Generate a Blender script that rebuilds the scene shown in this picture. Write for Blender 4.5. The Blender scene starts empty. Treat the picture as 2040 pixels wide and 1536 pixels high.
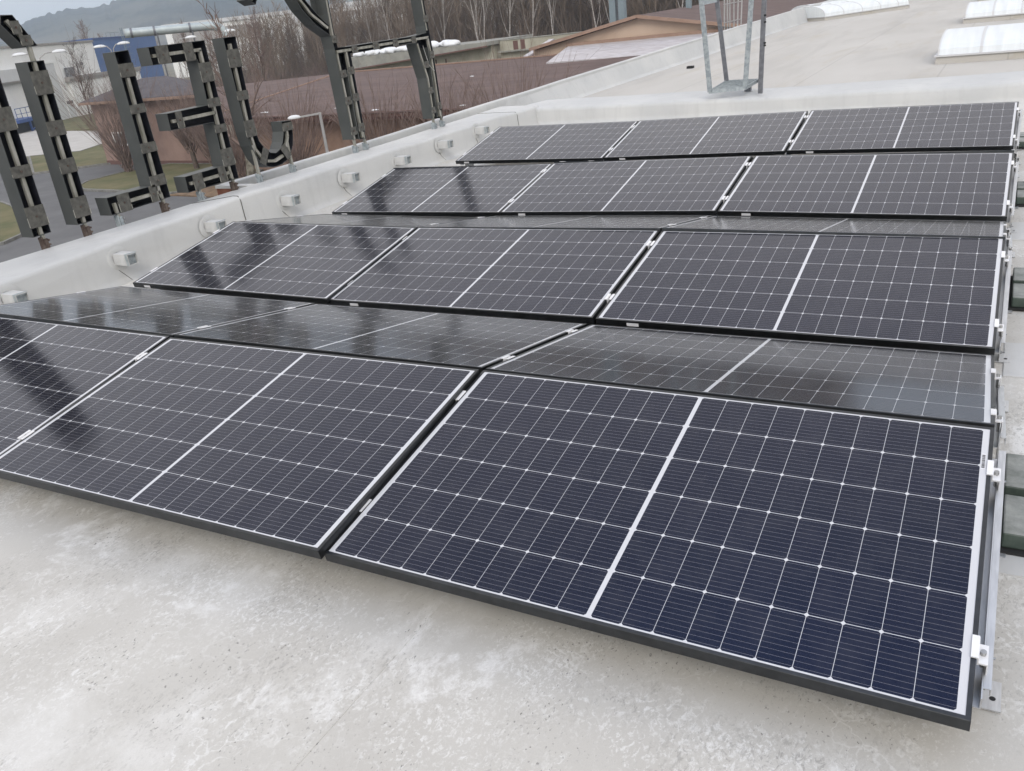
import bpy, bmesh, math, random
import numpy as np
from mathutils import Vector, Matrix
S = bpy.context.scene
COL = S.collection
# ------------------------------------------------------------------ camera
CAM_POS = Vector((-0.0667, -1.5251, 1.6056))
RGT = Vector((0.872319, 0.476312, -0.110392))
DWN = Vector((0.105799, -0.404315, -0.90848))
FWD = Vector((-0.477353, 0.780805, -0.403085))
cd = bpy.data.cameras.new('camera')
cam = bpy.data.objects.new('camera', cd)
COL.objects.link(cam)
M = Matrix.Identity(4)
for i in range(3):
    M[i][0] = RGT[i]; M[i][1] = -DWN[i]; M[i][2] = -FWD[i]; M[i][3] = CAM_POS[i]
cam.matrix_world = M
cd.sensor_fit = 'HORIZONTAL'; cd.sensor_width = 36.0
cd.lens = 36.0 * 1681.19 / 2040.0
cd.clip_start = 0.05; cd.clip_end = 20000
S.camera = cam
# ------------------------------------------------------------------ sky, sun, exposure
SUN_EL, SUN_ROT = math.radians(38), math.radians(150)
w = bpy.data.worlds.new('World'); S.world = w; w.use_nodes = True
nt = w.node_tree; nt.nodes.clear()
wo = nt.nodes.new('ShaderNodeOutputWorld'); bg = nt.nodes.new('ShaderNodeBackground')
sky = nt.nodes.new('ShaderNodeTexSky'); sky.sky_type = 'NISHITA'; sky.sun_disc = False
sky.sun_elevation = SUN_EL; sky.sun_rotation = SUN_ROT
sky.air_density = 1.0; sky.dust_density = 4.0; sky.ozone_density = 1.0
hs = nt.nodes.new('ShaderNodeHueSaturation'); hs.inputs['Saturation'].default_value = 0.35
nt.links.new(sky.outputs[0], hs.inputs['Color'])
# overcast: an even cloud layer, thicker and thinner in soft patches
tc = nt.nodes.new('ShaderNodeTexCoord'); nz = nt.nodes.new('ShaderNodeTexNoise')
nz.inputs['Scale'].default_value = 2.2; nz.inputs['Detail'].default_value = 4
nt.links.new(tc.outputs['Generated'], nz.inputs['Vector'])
sep = nt.nodes.new('ShaderNodeSeparateXYZ'); nt.links.new(tc.outputs['Generated'], sep.inputs[0])
cr = nt.nodes.new('ShaderNodeValToRGB'); el = cr.color_ramp.elements
el[0].position = 0.0; el[0].color = (6.3, 6.35, 6.3, 1); el[1].position = 1.0; el[1].color = (3.7, 4.6, 6.6, 1)
for p_, c_ in ((.30, (6.7, 6.45, 6.15)), (.70, (6.8, 6.2, 5.75)), (.79, (6.0, 5.7, 5.6)), (.885, (4.1, 4.8, 6.5))):
    q_ = el.new(p_); q_.color = (*c_, 1)
nt.links.new(sep.outputs[2], cr.inputs['Fac'])
cl2 = nt.nodes.new('ShaderNodeValToRGB'); cl2.color_ramp.elements[0].position = .3; cl2.color_ramp.elements[0].color = (.80, .81, .83, 1)
cl2.color_ramp.elements[1].position = .72; cl2.color_ramp.elements[1].color = (1.08, 1.08, 1.07, 1); nt.links.new(nz.outputs['Fac'], cl2.inputs['Fac'])
mu = nt.nodes.new('ShaderNodeMixRGB'); mu.blend_type = 'MULTIPLY'; mu.inputs[0].default_value = 1.
nt.links.new(cr.outputs[0], mu.inputs[1]); nt.links.new(cl2.outputs[0], mu.inputs[2])
mx = nt.nodes.new('ShaderNodeMixRGB'); mx.inputs['Fac'].default_value = 0.88
nt.links.new(hs.outputs[0], mx.inputs[1]); nt.links.new(mu.outputs[0], mx.inputs[2])
nt.links.new(mx.outputs[0], bg.inputs['Color']); bg.inputs['Strength'].default_value = 0.12
nt.links.new(bg.outputs[0], wo.inputs['Surface'])
sd = bpy.data.lights.new('sun', 'SUN'); sd.energy = 0.7; sd.angle = math.radians(25); sd.color = (1, .97, .93)
sun = bpy.data.objects.new('sun', sd); COL.objects.link(sun)
sdir = Vector((math.sin(SUN_ROT) * math.cos(SUN_EL), math.cos(SUN_ROT) * math.cos(SUN_EL), math.sin(SUN_EL)))
sun.rotation_euler = sdir.to_track_quat('Z', 'Y').to_euler(); sun.location = (0, -20, 30)
S.view_settings.view_transform = 'Standard'; S.view_settings.look = 'None'
S.view_settings.exposure = 0.93; S.view_settings.gamma = 1.0; S.view_settings.use_curve_mapping = False
S.cycles.max_bounces = 8; S.cycles.volume_bounces = 0; S.cycles.transparent_max_bounces = 16
S.cycles.caustics_reflective = False; S.cycles.caustics_refractive = False

# ------------------------------------------------------------------ materials
def newmat(name):
    m = bpy.data.materials.new(name); m.use_nodes = True
    n = m.node_tree; b = n.nodes['Principled BSDF']
    return m, n, b
def N(n, t, **kw):
    x = n.nodes.new(t)
    for k, v in kw.items():
        if k in ('op',): x.operation = v
        else: x.inputs[k].default_value = v
    return x
def mth(n, op, a, b=None, c=None):
    x = n.nodes.new('ShaderNodeMath'); x.operation = op
    for i, v in enumerate((a, b, c)):
        if v is None: continue
        if isinstance(v, (int, float)): x.inputs[i].default_value = v
        else: n.links.new(v, x.inputs[i])
    return x.outputs[0]
def mixc(n, f, a, b):
    x = n.nodes.new('ShaderNodeMixRGB')
    for i, v in zip((0, 1, 2), (f, a, b)):
        if isinstance(v, (int, float)): x.inputs[i].default_value = v
        elif isinstance(v, tuple): x.inputs[i].default_value = (*v, 1) if len(v) == 3 else v
        else: n.links.new(v, x.inputs[i])
    return x.outputs[0]
def ramp(n, src, p0, p1, lo=0., hi=1.):
    x = n.nodes.new('ShaderNodeMapRange'); x.clamp = True
    n.links.new(src, x.inputs[0])
    for i, v in enumerate((p0, p1, lo, hi)): x.inputs[i + 1].default_value = v
    return x.outputs[0]
def noise(n, scale, detail=4, rough=.55, coord='Object', stretch=None, dist=0):
    t = n.nodes.new('ShaderNodeTexCoord'); o = t.outputs[coord]
    if stretch:
        mp = n.nodes.new('ShaderNodeMapping'); mp.inputs['Scale'].default_value = stretch
        n.links.new(o, mp.inputs[0]); o = mp.outputs[0]
    z = n.nodes.new('ShaderNodeTexNoise'); z.inputs['Scale'].default_value = scale
    z.inputs['Detail'].default_value = detail; z.inputs['Roughness'].default_value = rough
    z.inputs['Distortion'].default_value = dist
    n.links.new(o, z.inputs['Vector']); return z.outputs['Fac']
def bump(n, b, h, strength=.3, dist=.01):
    x = n.nodes.new('ShaderNodeBump'); x.inputs['Strength'].default_value = strength
    x.inputs['Distance'].default_value = dist; n.links.new(h, x.inputs['Height'])
    n.links.new(x.outputs[0], b.inputs['Normal'])
def mat(name, c1, c2=None, scale=6., rough=.6, metal=0., lo=.35, hi=.65, bmp=0., bscale=None, stretch=None, detail=5, spec=.5):
    m, n, b = newmat(name)
    b.inputs['Roughness'].default_value = rough; b.inputs['Metallic'].default_value = metal
    b.inputs['Specular IOR Level'].default_value = spec
    if c2 is None: b.inputs['Base Color'].default_value = (*c1, 1)
    else:
        f = ramp(n, noise(n, scale, detail, stretch=stretch), lo, hi)
        n.links.new(mixc(n, f, c1, c2), b.inputs['Base Color'])
    if bmp: bump(n, b, noise(n, bscale or scale * 4, 4, stretch=stretch), bmp)
    return m

def rnoise(n, scale, rot, stretch, detail=5, rough=.6, dist=0.):
    t = n.nodes.new('ShaderNodeTexCoord'); mp = n.nodes.new('ShaderNodeMapping'); mp.inputs['Rotation'].default_value = (0, 0, math.radians(rot)); mp.inputs['Scale'].default_value = stretch
    n.links.new(t.outputs['Object'], mp.inputs[0]); z = n.nodes.new('ShaderNodeTexNoise'); z.inputs['Scale'].default_value = scale; z.inputs['Detail'].default_value = detail
    z.inputs['Roughness'].default_value = rough; z.inputs['Distortion'].default_value = dist; n.links.new(mp.outputs[0], z.inputs['Vector']); return z.outputs['Fac']
def roof_mat():
    m, n, b = newmat('roof_membrane')
    M_ = lambda a, c: mth(n, 'MULTIPLY', a, c)
    big = noise(n, 1.1, 6, .6); patch = noise(n, 2.6, 7, .65, dist=.3); grain = noise(n, 260, 3, .6)
    col = mixc(n, ramp(n, big, .3, .7), (.49, .472, .435), (.575, .56, .52))
    # broad chalky film with ragged edges
    soft = ramp(n, rnoise(n, 1.6, 20, (1, .8, 1), 9, .68, .25), .49, .62)
    col = mixc(n, M_(soft, .62), col, (.70, .69, .66))
    core = ramp(n, rnoise(n, 2.3, 60, (1, .75, 1), 9, .70, .3), .565, .64)
    col = mixc(n, M_(core, .8), col, (.79, .785, .765))
    # scuffed strokes running in several directions, only in some places
    for rot, sc, k, lo in ((35, 44, .6, .525), (-28, 66, .6, .53), (80, 96, .55, .535)):
        st = ramp(n, rnoise(n, sc, rot, (1, .72, 1), 7, .74, .7), lo, lo + .045)
        msk = ramp(n, rnoise(n, 1.5, rot * 2 + 17, (1, 1, 1), 7, .72, .3), .50, .60)
        col = mixc(n, M_(M_(st, msk), k), col, (.765, .76, .74))
    # boot marks: short curved tread bars in scattered prints
    vo = n.nodes.new('ShaderNodeTexVoronoi'); vo.inputs['Scale'].default_value = 1.9; vo.inputs['Randomness'].default_value = 1.
    t = n.nodes.new('ShaderNodeTexCoord'); n.links.new(t.outputs['Object'], vo.inputs['Vector'])
    wv = n.nodes.new('ShaderNodeTexWave'); wv.wave_type = 'BANDS'; wv.bands_direction = 'DIAGONAL'; wv.inputs['Scale'].default_value = 19; wv.inputs['Distortion'].default_value = 11; wv.inputs['Detail'].default_value = 3; wv.inputs['Detail Scale'].default_value = 1.6
    vm = n.nodes.new('ShaderNodeVectorMath'); vm.operation = 'SUBTRACT'; n.links.new(t.outputs['Object'], vm.inputs[0]); n.links.new(vo.outputs['Position'], vm.inputs[1]); n.links.new(vm.outputs[0], wv.inputs['Vector'])
    prt = M_(ramp(n, vo.outputs['Distance'], .17, .11), ramp(n, noise(n, 9, 5, .7, dist=.6), .46, .58))
    col = mixc(n, M_(M_(ramp(n, wv.outputs['Fac'], .55, .75), prt), .6), col, (.775, .77, .75))
    # thin curved chalk scratches
    vd = n.nodes.new('ShaderNodeTexVoronoi'); vd.feature = 'DISTANCE_TO_EDGE'; vd.inputs['Scale'].default_value = 5.5
    dn = n.nodes.new('ShaderNodeTexNoise'); dn.inputs['Scale'].default_value = 4.5; dn.inputs['Detail'].default_value = 5; n.links.new(t.outputs['Object'], dn.inputs['Vector'])
    va = n.nodes.new('ShaderNodeVectorMath'); va.operation = 'MULTIPLY_ADD'; va.inputs[1].default_value = (.55, .55, .55); n.links.new(dn.outputs['Color'], va.inputs[0]); n.links.new(t.outputs['Object'], va.inputs[2]); n.links.new(va.outputs[0], vd.inputs['Vector'])
    ln = M_(ramp(n, vd.outputs['Distance'], .030, .012), M_(ramp(n, rnoise(n, 1.9, 70, (1, 1, 1), 5, .6), .50, .58), ramp(n, grain, .3, .6)))
    col = mixc(n, M_(ln, .55), col, (.78, .775, .755))
    # grey grime: dragged streaks, then dark flecks and specks
    for rot, sc, k, lo in ((38, 70, .55, .53), (-40, 110, .5, .535)):
        st = ramp(n, rnoise(n, sc, rot, (1, .5, 1), 7, .76, .8), lo, lo + .05)
        msk = ramp(n, rnoise(n, 1.3, rot + 50, (1, 1, 1), 8, .72, .2), .51, .62)
        col = mixc(n, M_(M_(st, msk), k), col, (.25, .24, .222))
    fl = M_(ramp(n, rnoise(n, 105, 30, (1, .6, 1), 4, .65), .61, .66), ramp(n, patch, .47, .58))
    col = mixc(n, M_(fl, .8), col, (.14, .135, .125))
    col = mixc(n, ramp(n, grain, .4, .75, 0, .16), col, (.33, .32, .30))
    n.links.new(col, b.inputs['Base Color']); b.inputs['Roughness'].default_value = .75
    b.inputs['Specular IOR Level'].default_value = .25
    bump(n, b, mth(n, 'ADD', patch, M_(grain, .35)), .15, .004)
    return m
def membrane_mat(name, c1, c2, wr=.25):
    m, n, b = newmat(name)
    big = noise(n, 1.3, 4, .5, stretch=(1, .6, 1)); st = noise(n, 9, 4, .6, stretch=(1, 1, .15))
    col = mixc(n, ramp(n, big, .35, .7), c1, c2)
    col = mixc(n, ramp(n, st, .52, .75, 0, .3), col, tuple(v * .72 for v in c1))
    n.links.new(col, b.inputs['Base Color']); b.inputs['Roughness'].default_value = .55
    b.inputs['Specular IOR Level'].default_value = .3
    bump(n, b, noise(n, 3.2, 3, .45, stretch=(1.4, .5, 1.2), dist=.5), wr, .05)
    return m
def cell_mat():
    m, n, b = newmat('solar_cells')
    t = n.nodes.new('ShaderNodeTexCoord'); sp = n.nodes.new('ShaderNodeSeparateXYZ')
    n.links.new(t.outputs['Object'], sp.inputs[0]); X, Yc = sp.outputs[0], sp.outputs[1]
    ax = mth(n, 'ABSOLUTE', X)
    ux = mth(n, 'DIVIDE', mth(n, 'SUBTRACT', ax, .0065), .0843)
    uy = mth(n, 'DIVIDE', mth(n, 'ADD', Yc, .5025), .1675)
    fx = mth(n, 'FRACT', ux); fy = mth(n, 'FRACT', uy)
    dx = mth(n, 'MULTIPLY', mth(n, 'MINIMUM', fx, mth(n, 'SUBTRACT', 1., fx)), .0843)
    dy = mth(n, 'MULTIPLY', mth(n, 'MINIMUM', fy, mth(n, 'SUBTRACT', 1., fy)), .1675)
    inx = mth(n, 'MULTIPLY', mth(n, 'GREATER_THAN', ux, 0.), mth(n, 'LESS_THAN', ux, 10.))
    iny = mth(n, 'MULTIPLY', mth(n, 'GREATER_THAN', uy, 0.), mth(n, 'LESS_THAN', uy, 6.))
    cell = mth(n, 'MULTIPLY', mth(n, 'MULTIPLY', inx, iny),
               mth(n, 'MULTIPLY', mth(n, 'GREATER_THAN', dx, .0006), mth(n, 'GREATER_THAN', dy, .00095)))
    cell = mth(n, 'MULTIPLY', cell, mth(n, 'GREATER_THAN', mth(n, 'ADD', dx, dy), .0070))
    # ten busbars run along the long side of the panel
    fb = mth(n, 'FRACT', mth(n, 'MULTIPLY', uy, 10.)); bb = mth(n, 'MULTIPLY', mth(n, 'ABSOLUTE', mth(n, 'SUBTRACT', fb, .5)), .01675)
    bar = mth(n, 'LESS_THAN', bb, .00026)
    # every cell differs a little
    wn = n.nodes.new('ShaderNodeTexWhiteNoise'); wn.noise_dimensions = '3D'
    cb = n.nodes.new('ShaderNodeCombineXYZ')
    n.links.new(mth(n, 'MULTIPLY', mth(n, 'FLOOR', ux), mth(n, 'SIGN', X)), cb.inputs[0]); n.links.new(mth(n, 'FLOOR', uy), cb.inputs[1])
    oi = n.nodes.new('ShaderNodeObjectInfo'); n.links.new(mth(n, 'MULTIPLY', oi.outputs['Random'], 57.), cb.inputs[2])
    n.links.new(cb.outputs[0], wn.inputs['Vector'])
    base = mixc(n, wn.outputs[0], (.0033, .0042, .0115), (.0054, .0060, .0145))
    dust = ramp(n, noise(n, 210, 5, .75), .52, .72, 0, .03)
    dust2 = ramp(n, noise(n, 9, 5, .7), .45, .8, 0, .05)
    base = mixc(n, mth(n, 'ADD', dust, dust2), base, (.30, .29, .28))
    edge = mth(n, 'MULTIPLY', ramp(n, Yc, -.497, -.512, 0, .10), ramp(n, noise(n, 22, 4), .35, .65))
    base = mixc(n, edge, base, (.30, .28, .25))
    base = mixc(n, mth(n, 'MULTIPLY', bar, .8), base, (.34, .33, .35))
    col = mixc(n, cell, (.58, .585, .60), base)
    n.links.new(col, b.inputs['Base Color'])
    b.inputs['IOR'].default_value = 1.5; b.inputs['Specular IOR Level'].default_value = .40; b.inputs['Specular Tint'].default_value = (.45, .59, 1., 1)
    b.inputs['Sheen Weight'].default_value = .085; b.inputs['Sheen Roughness'].default_value = .35; b.inputs['Sheen Tint'].default_value = (.95, .95, .88, 1)
    n.links.new(ramp(n, noise(n, 14, 5, .6), .3, .7, .105, .145), b.inputs['Roughness'])
    return m
MAT = {}
def uproof_mat():
    m, n, b = newmat('upper_roof_membrane')
    col = mixc(n, ramp(n, noise(n, .5, 5, stretch=(1, .35, 1)), .35, .65), (.45, .43, .395), (.51, .49, .455))
    st = ramp(n, rnoise(n, .9, 24, (1, .16, 1), 6, .65, .8), .50, .66); col = mixc(n, mth(n, 'MULTIPLY', st, .30), col, (.30, .285, .26))
    br = ramp(n, rnoise(n, 1.3, -14, (1, .22, 1), 7, .7, .6), .54, .66); col = mixc(n, mth(n, 'MULTIPLY', br, .35), col, (.40, .345, .25))
    t = n.nodes.new('ShaderNodeTexCoord'); sp = n.nodes.new('ShaderNodeSeparateXYZ'); n.links.new(t.outputs['Object'], sp.inputs[0])
    fx = mth(n, 'ABSOLUTE', mth(n, 'SUBTRACT', mth(n, 'FRACT', mth(n, 'DIVIDE', sp.outputs[0], 2.05)), .5))
    sm = mth(n, 'LESS_THAN', fx, .006); col = mixc(n, mth(n, 'MULTIPLY', sm, .35), col, (.25, .24, .22))
    n.links.new(col, b.inputs['Base Color']); b.inputs['Roughness'].default_value = .7; bump(n, b, noise(n, 2.2, 4, stretch=(1, .35, 1)), .16, .03); return m
def ballast_mat():
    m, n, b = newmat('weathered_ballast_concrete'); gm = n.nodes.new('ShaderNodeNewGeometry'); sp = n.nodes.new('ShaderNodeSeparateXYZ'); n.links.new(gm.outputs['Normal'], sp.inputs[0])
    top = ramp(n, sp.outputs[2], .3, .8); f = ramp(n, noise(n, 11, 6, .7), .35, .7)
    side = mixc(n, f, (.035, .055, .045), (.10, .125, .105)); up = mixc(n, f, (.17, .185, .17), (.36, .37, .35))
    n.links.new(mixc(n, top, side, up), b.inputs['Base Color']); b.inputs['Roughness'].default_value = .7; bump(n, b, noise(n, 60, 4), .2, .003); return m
def build_mats():
    D = MAT
    D['roof'] = roof_mat()
    D['par'] = membrane_mat('parapet_membrane', (.50, .505, .50), (.58, .58, .565), .22)
    D['uproof'] = uproof_mat()
    D['cells'] = cell_mat()
    D['frame'] = mat('black_anodised_frame', (.060, .063, .066), (.078, .081, .085), 30, .42, 1.)
    D['alu'] = mat('aluminium', (.52, .53, .54), (.62, .63, .64), 14, .42, .75, stretch=(8, 1, 1))
    D['aluw'] = mat('bright_aluminium', (.74, .74, .75), (.82, .82, .82), 20, .45, .2)
    D['steel'] = mat('bolt_steel', (.30, .30, .30), (.42, .42, .41), 40, .35, .8)
    D['dark'] = mat('black_rubber', (.012, .012, .013), (.02, .02, .02), 20, .8)
    D['ballast'] = ballast_mat()
    D['shell'] = mat('grey_sheet_metal', (.066, .071, .068), (.088, .092, .088), 3, .5, .2)
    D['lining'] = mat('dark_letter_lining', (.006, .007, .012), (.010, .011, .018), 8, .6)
    D['plate'] = mat('stained_galvanised_plate', (.075, .073, .064), (.135, .13, .115), 22, .6, .3, bmp=.1)
    D['bar'] = mat('weathered_support_bar', (.20, .195, .16), (.36, .35, .31), 16, .6, .2, stretch=(1, 1, .3))
    D['rust'] = mat('rusty_steel', (.07, .045, .036), (.15, .12, .10), 25, .8, .2, bmp=.2)
    D['rustp'] = mat('rust_red_fascia', (.17, .055, .03), (.25, .10, .06), 6, .7)
    D['galv'] = mat('galvanised_steel', (.30, .335, .355), (.43, .47, .48), 26, .5, .5, lo=.4, hi=.6)
    D['galvd'] = mat('dark_galvanised_steel', (.15, .155, .17), (.22, .225, .24), 20, .5, .5)
    D['wstub'] = mat('white_painted_tube', (.47, .475, .465), (.58, .58, .57), 12, .5)
    D['dome'] = mat('skylight_polycarbonate', (.66, .69, .70), (.74, .77, .78), 2, .45, stretch=(6, .3, .3))
    D['domef'] = mat('skylight_rim', (.58, .58, .58), None, rough=.5)
    D['asphalt'] = mat('asphalt', (.10, .10, .102), (.14, .14, .14), .5, .9, lo=.35, hi=.7, bmp=.2, bscale=30)
    D['grass'] = mat('winter_lawn', (.075, .085, .028), (.165, .14, .068), .55, .95, lo=.3, hi=.7, bmp=.6, bscale=14, detail=10)
    D['kerb'] = mat('kerb_concrete', (.15, .145, .13), (.24, .235, .22), 4, .9)
    D['conc'] = mat('yard_concrete', (.42, .40, .37), (.49, .47, .44), .6, .9)
    D['mulch'] = mat('leaf_mulch', (.13, .085, .05), (.24, .16, .095), 3.5, .95, bmp=.5, detail=9)
    D['field'] = mat('dull_ground', (.13, .12, .085), (.20, .18, .13), .05, .95)
    D['pink'] = mat('pink_render', (.27, .18, .152), (.345, .235, .195), 1.1, .9)
    D['peach'] = mat('peach_render', (.48, .36, .275), (.54, .415, .32), .8, .9)
    D['peachd'] = mat('brown_trim', (.29, .19, .14), (.34, .23, .175), 3, .8)
    D['broof'] = mat('brown_bitumen_roof', (.094, .062, .055), (.14, .094, .083), .9, .85, stretch=(.4, 2.2, 1), bmp=.3, bscale=5)
    D['bdark'] = mat('dark_brown_boards', (.12, .06, .05), (.16, .085, .07), 5, .8, stretch=(6, 6, .5))
    D['silv'] = mat('weathered_pale_shingle', (.40, .37, .37), (.56, .54, .55), 3, .7, stretch=(.5, 3, 3))
    D['slate'] = mat('slate_brown_roof', (.060, .053, .060), (.095, .085, .093), 1.2, .8)
    D['wwall'] = mat('white_cladding', (.80, .80, .78), (.85, .85, .83), .7, .7)
    D['wwall2'] = mat('white_ribbed_panel', (.56, .57, .57), (.64, .65, .65), 3, .7, stretch=(9, 9, .3))
    D['wtrim'] = mat('grey_roof_trim', (.30, .28, .26), (.36, .34, .32), 3, .7)
    D['blue'] = mat('blue_cladding', (.065, .13, .30), (.08, .15, .33), 2, .6)
    D['blue2'] = mat('blue_painted_steel', (.035, .075, .22), (.05, .10, .27), 4, .5)
    D['duct'] = mat('grey_duct_metal', (.40, .45, .46), (.48, .53, .53), 1.5, .5, .3)
    D['cgrey'] = mat('grey_concrete_fascia', (.24, .24, .215), (.33, .325, .29), 1.6, .9)
    D['cbeige'] = mat('stained_beige_wall', (.33, .31, .24), (.45, .43, .35), 1.1, .9, lo=.3, hi=.6)
    D['bag'] = mat('white_plastic_sack', (.72, .74, .76), (.80, .81, .82), 3, .6)
    D['mast'] = mat('blue_grey_mast_paint', (.20, .255, .28), (.24, .295, .32), 2, .6)
    D['lampw'] = mat('lamp_white', (.70, .71, .71), None, rough=.4)
    D['pole'] = mat('grey_pole', (.36, .35, .34), (.42, .41, .40), 6, .5, .3)
    D['glassd'] = mat('dark_window_glass', (.05, .055, .06), (.30, .30, .31), 5, .15)
    D['bark'] = mat('brown_bark', (.075, .055, .045), (.13, .098, .08), 8, .95)
    D['barkr'] = mat('red_brown_twigs', (.15, .105, .088), (.27, .20, .172), 3, .9)
    D['barkg'] = mat('grey_mottled_bark', (.095, .082, .062), (.22, .205, .165), 7, .95, lo=.42, hi=.58, bmp=.5)
    D['barkt'] = mat('tan_bark', (.115, .088, .06), (.20, .15, .105), 4, .95)
    D['woodm'] = mat('wood_trunks', (.135, .10, .076), (.275, .215, .165), .25, .95)
    D['birch'] = mat('birch_bark', (.28, .25, .225), (.48, .45, .42), 4, .8, stretch=(1, 1, 2.5))
    D['floor'] = mat('wood_floor_litter', (.075, .058, .045), (.12, .095, .075), .4, .95)
    D['hill'] = hill_mat()
    D['label'] = mat('white_sticker', (.70, .70, .72), None, rough=.5)
    D['ink'] = mat('black_ink', (.02, .02, .022), None, rough=.6)
def hill_mat():
    m, n, b = newmat('hill_woods')
    f = ramp(n, noise(n, .009, 10, .70), .43, .57); t = n.nodes.new('ShaderNodeTexCoord')
    sp = n.nodes.new('ShaderNodeSeparateXYZ'); n.links.new(t.outputs['Object'], sp.inputs[0])
    low = ramp(n, mth(n, 'ADD', sp.outputs[2], mth(n, 'MULTIPLY', noise(n, .006, 5), 50.)), 45., 75.)
    wood = mixc(n, f, (.012, .020, .014), (.10, .098, .072)); fld = mixc(n, f, (.07, .06, .045), (.17, .15, .11))
    n.links.new(mixc(n, low, fld, wood), b.inputs['Base Color']); b.inputs['Roughness'].default_value = 1
    b.inputs['Specular IOR Level'].default_value = .1
    return m
build_mats()

# ------------------------------------------------------------------ mesh helpers
class MB:
    def __init__(s): s.v = []; s.f = []
    def add(s, vs, fs):
        o = len(s.v); s.v += [tuple(v) for v in vs]; s.f += [tuple(o + i for i in f) for f in fs]; return s
    def box(s, x0, y0, z0, x1, y1, z1):
        vs = [(x, y, z) for z in (z0, z1) for y in (y0, y1) for x in (x0, x1)]
        return s.add(vs, [(0, 2, 3, 1), (4, 5, 7, 6), (0, 1, 5, 4), (2, 6, 7, 3), (0, 4, 6, 2), (1, 3, 7, 5)])
    def hexa(s, p):  # 8 points, bottom 4 ccw, top 4 ccw
        return s.add(p, [(3, 2, 1, 0), (4, 5, 6, 7), (0, 1, 5, 4), (1, 2, 6, 5), (2, 3, 7, 6), (3, 0, 4, 7)])
    def beam(s, a, b, w, h, up=(0, 0, 1)):
        a = Vector(a); b = Vector(b); d = (b - a).normalized(); r = d.cross(Vector(up))
        if r.length < 1e-5: r = d.cross(Vector((0, 1, 0)))
        r.normalize(); u = r.cross(d); P = []
        for c in (a, b):
            for i, j in ((-1, -1), (1, -1), (1, 1), (-1, 1)): P.append(c + r * (i * w / 2) + u * (j * h / 2))
        return s.add(P, [(0, 1, 2, 3), (7, 6, 5, 4), (0, 4, 5, 1), (1, 5, 6, 2), (2, 6, 7, 3), (3, 7, 4, 0)])
    def tube(s, pts, rad, n=8, cap=True):
        pts = [Vector(p) for p in pts]; rad = rad if isinstance(rad, (list, tuple)) else [rad] * len(pts)
        o = len(s.v); k = len(pts); t0 = (pts[1] - pts[0]).normalized()
        r = t0.orthogonal().normalized()
        for i, p in enumerate(pts):
            t = ((pts[min(i + 1, k - 1)] - pts[max(i - 1, 0)])).normalized()
            r = (r - t * r.dot(t)).normalized(); q = t.cross(r)
            for j in range(n):
                a = 2 * math.pi * j / n; s.v.append(tuple(p + (r * math.cos(a) + q * math.sin(a)) * rad[i]))
        for i in range(k - 1):
            for j in range(n):
                j2 = (j + 1) % n; s.f.append((o + i * n + j, o + i * n + j2, o + (i + 1) * n + j2, o + (i + 1) * n + j))
        if cap:
            s.f.append(tuple(o + j for j in reversed(range(n)))); s.f.append(tuple(o + (k - 1) * n + j for j in range(n)))
        return s
    def prism(s, poly, fn0, fn1):
        n = len(poly); o = len(s.v)
        s.v += [tuple(fn0(p)) for p in poly] + [tuple(fn1(p)) for p in poly]
        s.f.append(tuple(o + i for i in range(n))); s.f.append(tuple(o + n + i for i in reversed(range(n))))
        for i in range(n):
            j = (i + 1) % n; s.f.append((o + j, o + i, o + n + i, o + n + j))
        return s
    def grid(s, P, nu, nv):
        o = len(s.v); s.v += [tuple(p) for p in P]
        for i in range(nu - 1):
            for j in range(nv - 1):
                a = o + i * nv + j; s.f.append((a, a + nv, a + nv + 1, a + 1))
        return s
    def mesh(s, name):
        me = bpy.data.meshes.new(name); me.from_pydata(s.v, [], s.f); me.update()
        bm = bmesh.new(); bm.from_mesh(me); bmesh.ops.recalc_face_normals(bm, faces=bm.faces[:]); bm.to_mesh(me); bm.free()
        return me
    def build(s, name, m, parent=None, smooth=False, bevel=0.):
        me = s.mesh(name); me.materials.append(MAT[m] if isinstance(m, str) else m)
        if smooth: me.polygons.foreach_set('use_smooth', [True] * len(me.polygons))
        o = bpy.data.objects.new(name, me); COL.objects.link(o)
        if parent: o.parent = parent
        if bevel:
            md = o.modifiers.new('bevel', 'BEVEL'); md.width = bevel; md.segments = 2; md.limit_method = 'ANGLE'
        return o
def tag(o, label, cat, group=None):
    o['label'] = label; o['category'] = cat
    if group: o['group'] = group
    return o
def thing(name, label, cat, loc=(0, 0, 0), group=None, mat4=None):
    o = bpy.data.objects.new(name, None); COL.objects.link(o); o.empty_display_size = .2
    if mat4 is not None: o.matrix_world = mat4
    else: o.location = loc
    return tag(o, label, cat, group)
def struct(o): o['kind'] = 'structure'; return o
def stuff(o): o['kind'] = 'stuff'; return o
def copy_tree(o, parent=None):
    c = o.copy(); COL.objects.link(c)
    if parent is not None: c.parent = parent
    for ch in list(o.children): copy_tree(ch, c)
    return c
def lerp_tab(tab, y):
    if y <= tab[0][0]: return tab[0][1]
    for (a, va), (b, vb) in zip(tab, tab[1:]):
        if y <= b:
            t = (y - a) / (b - a); t = t * t * (3 - 2 * t); return va + (vb - va) * t
    return tab[-1][1]
random.seed(7)
# ------------------------------------------------------------------ roof we stand on
b = MB()
b.add([(-6.4, -9, 0), (45, -9, 0), (45, 10.3, 0), (-6.4, 10.3, 0)], [(0, 1, 2, 3)])
b.add([(-6.4, -9, -5), (45, -9, -5), (45, 10.3, -5), (-6.4, 10.3, -5)], [(0, 3, 2, 1)])
for i, j in ((0, 1), (1, 2)): b.add([b.v[i], b.v[j], b.v[4 + j], b.v[4 + i]], [(0, 3, 2, 1)])
struct(b.build('roof', 'roof'))
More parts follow.
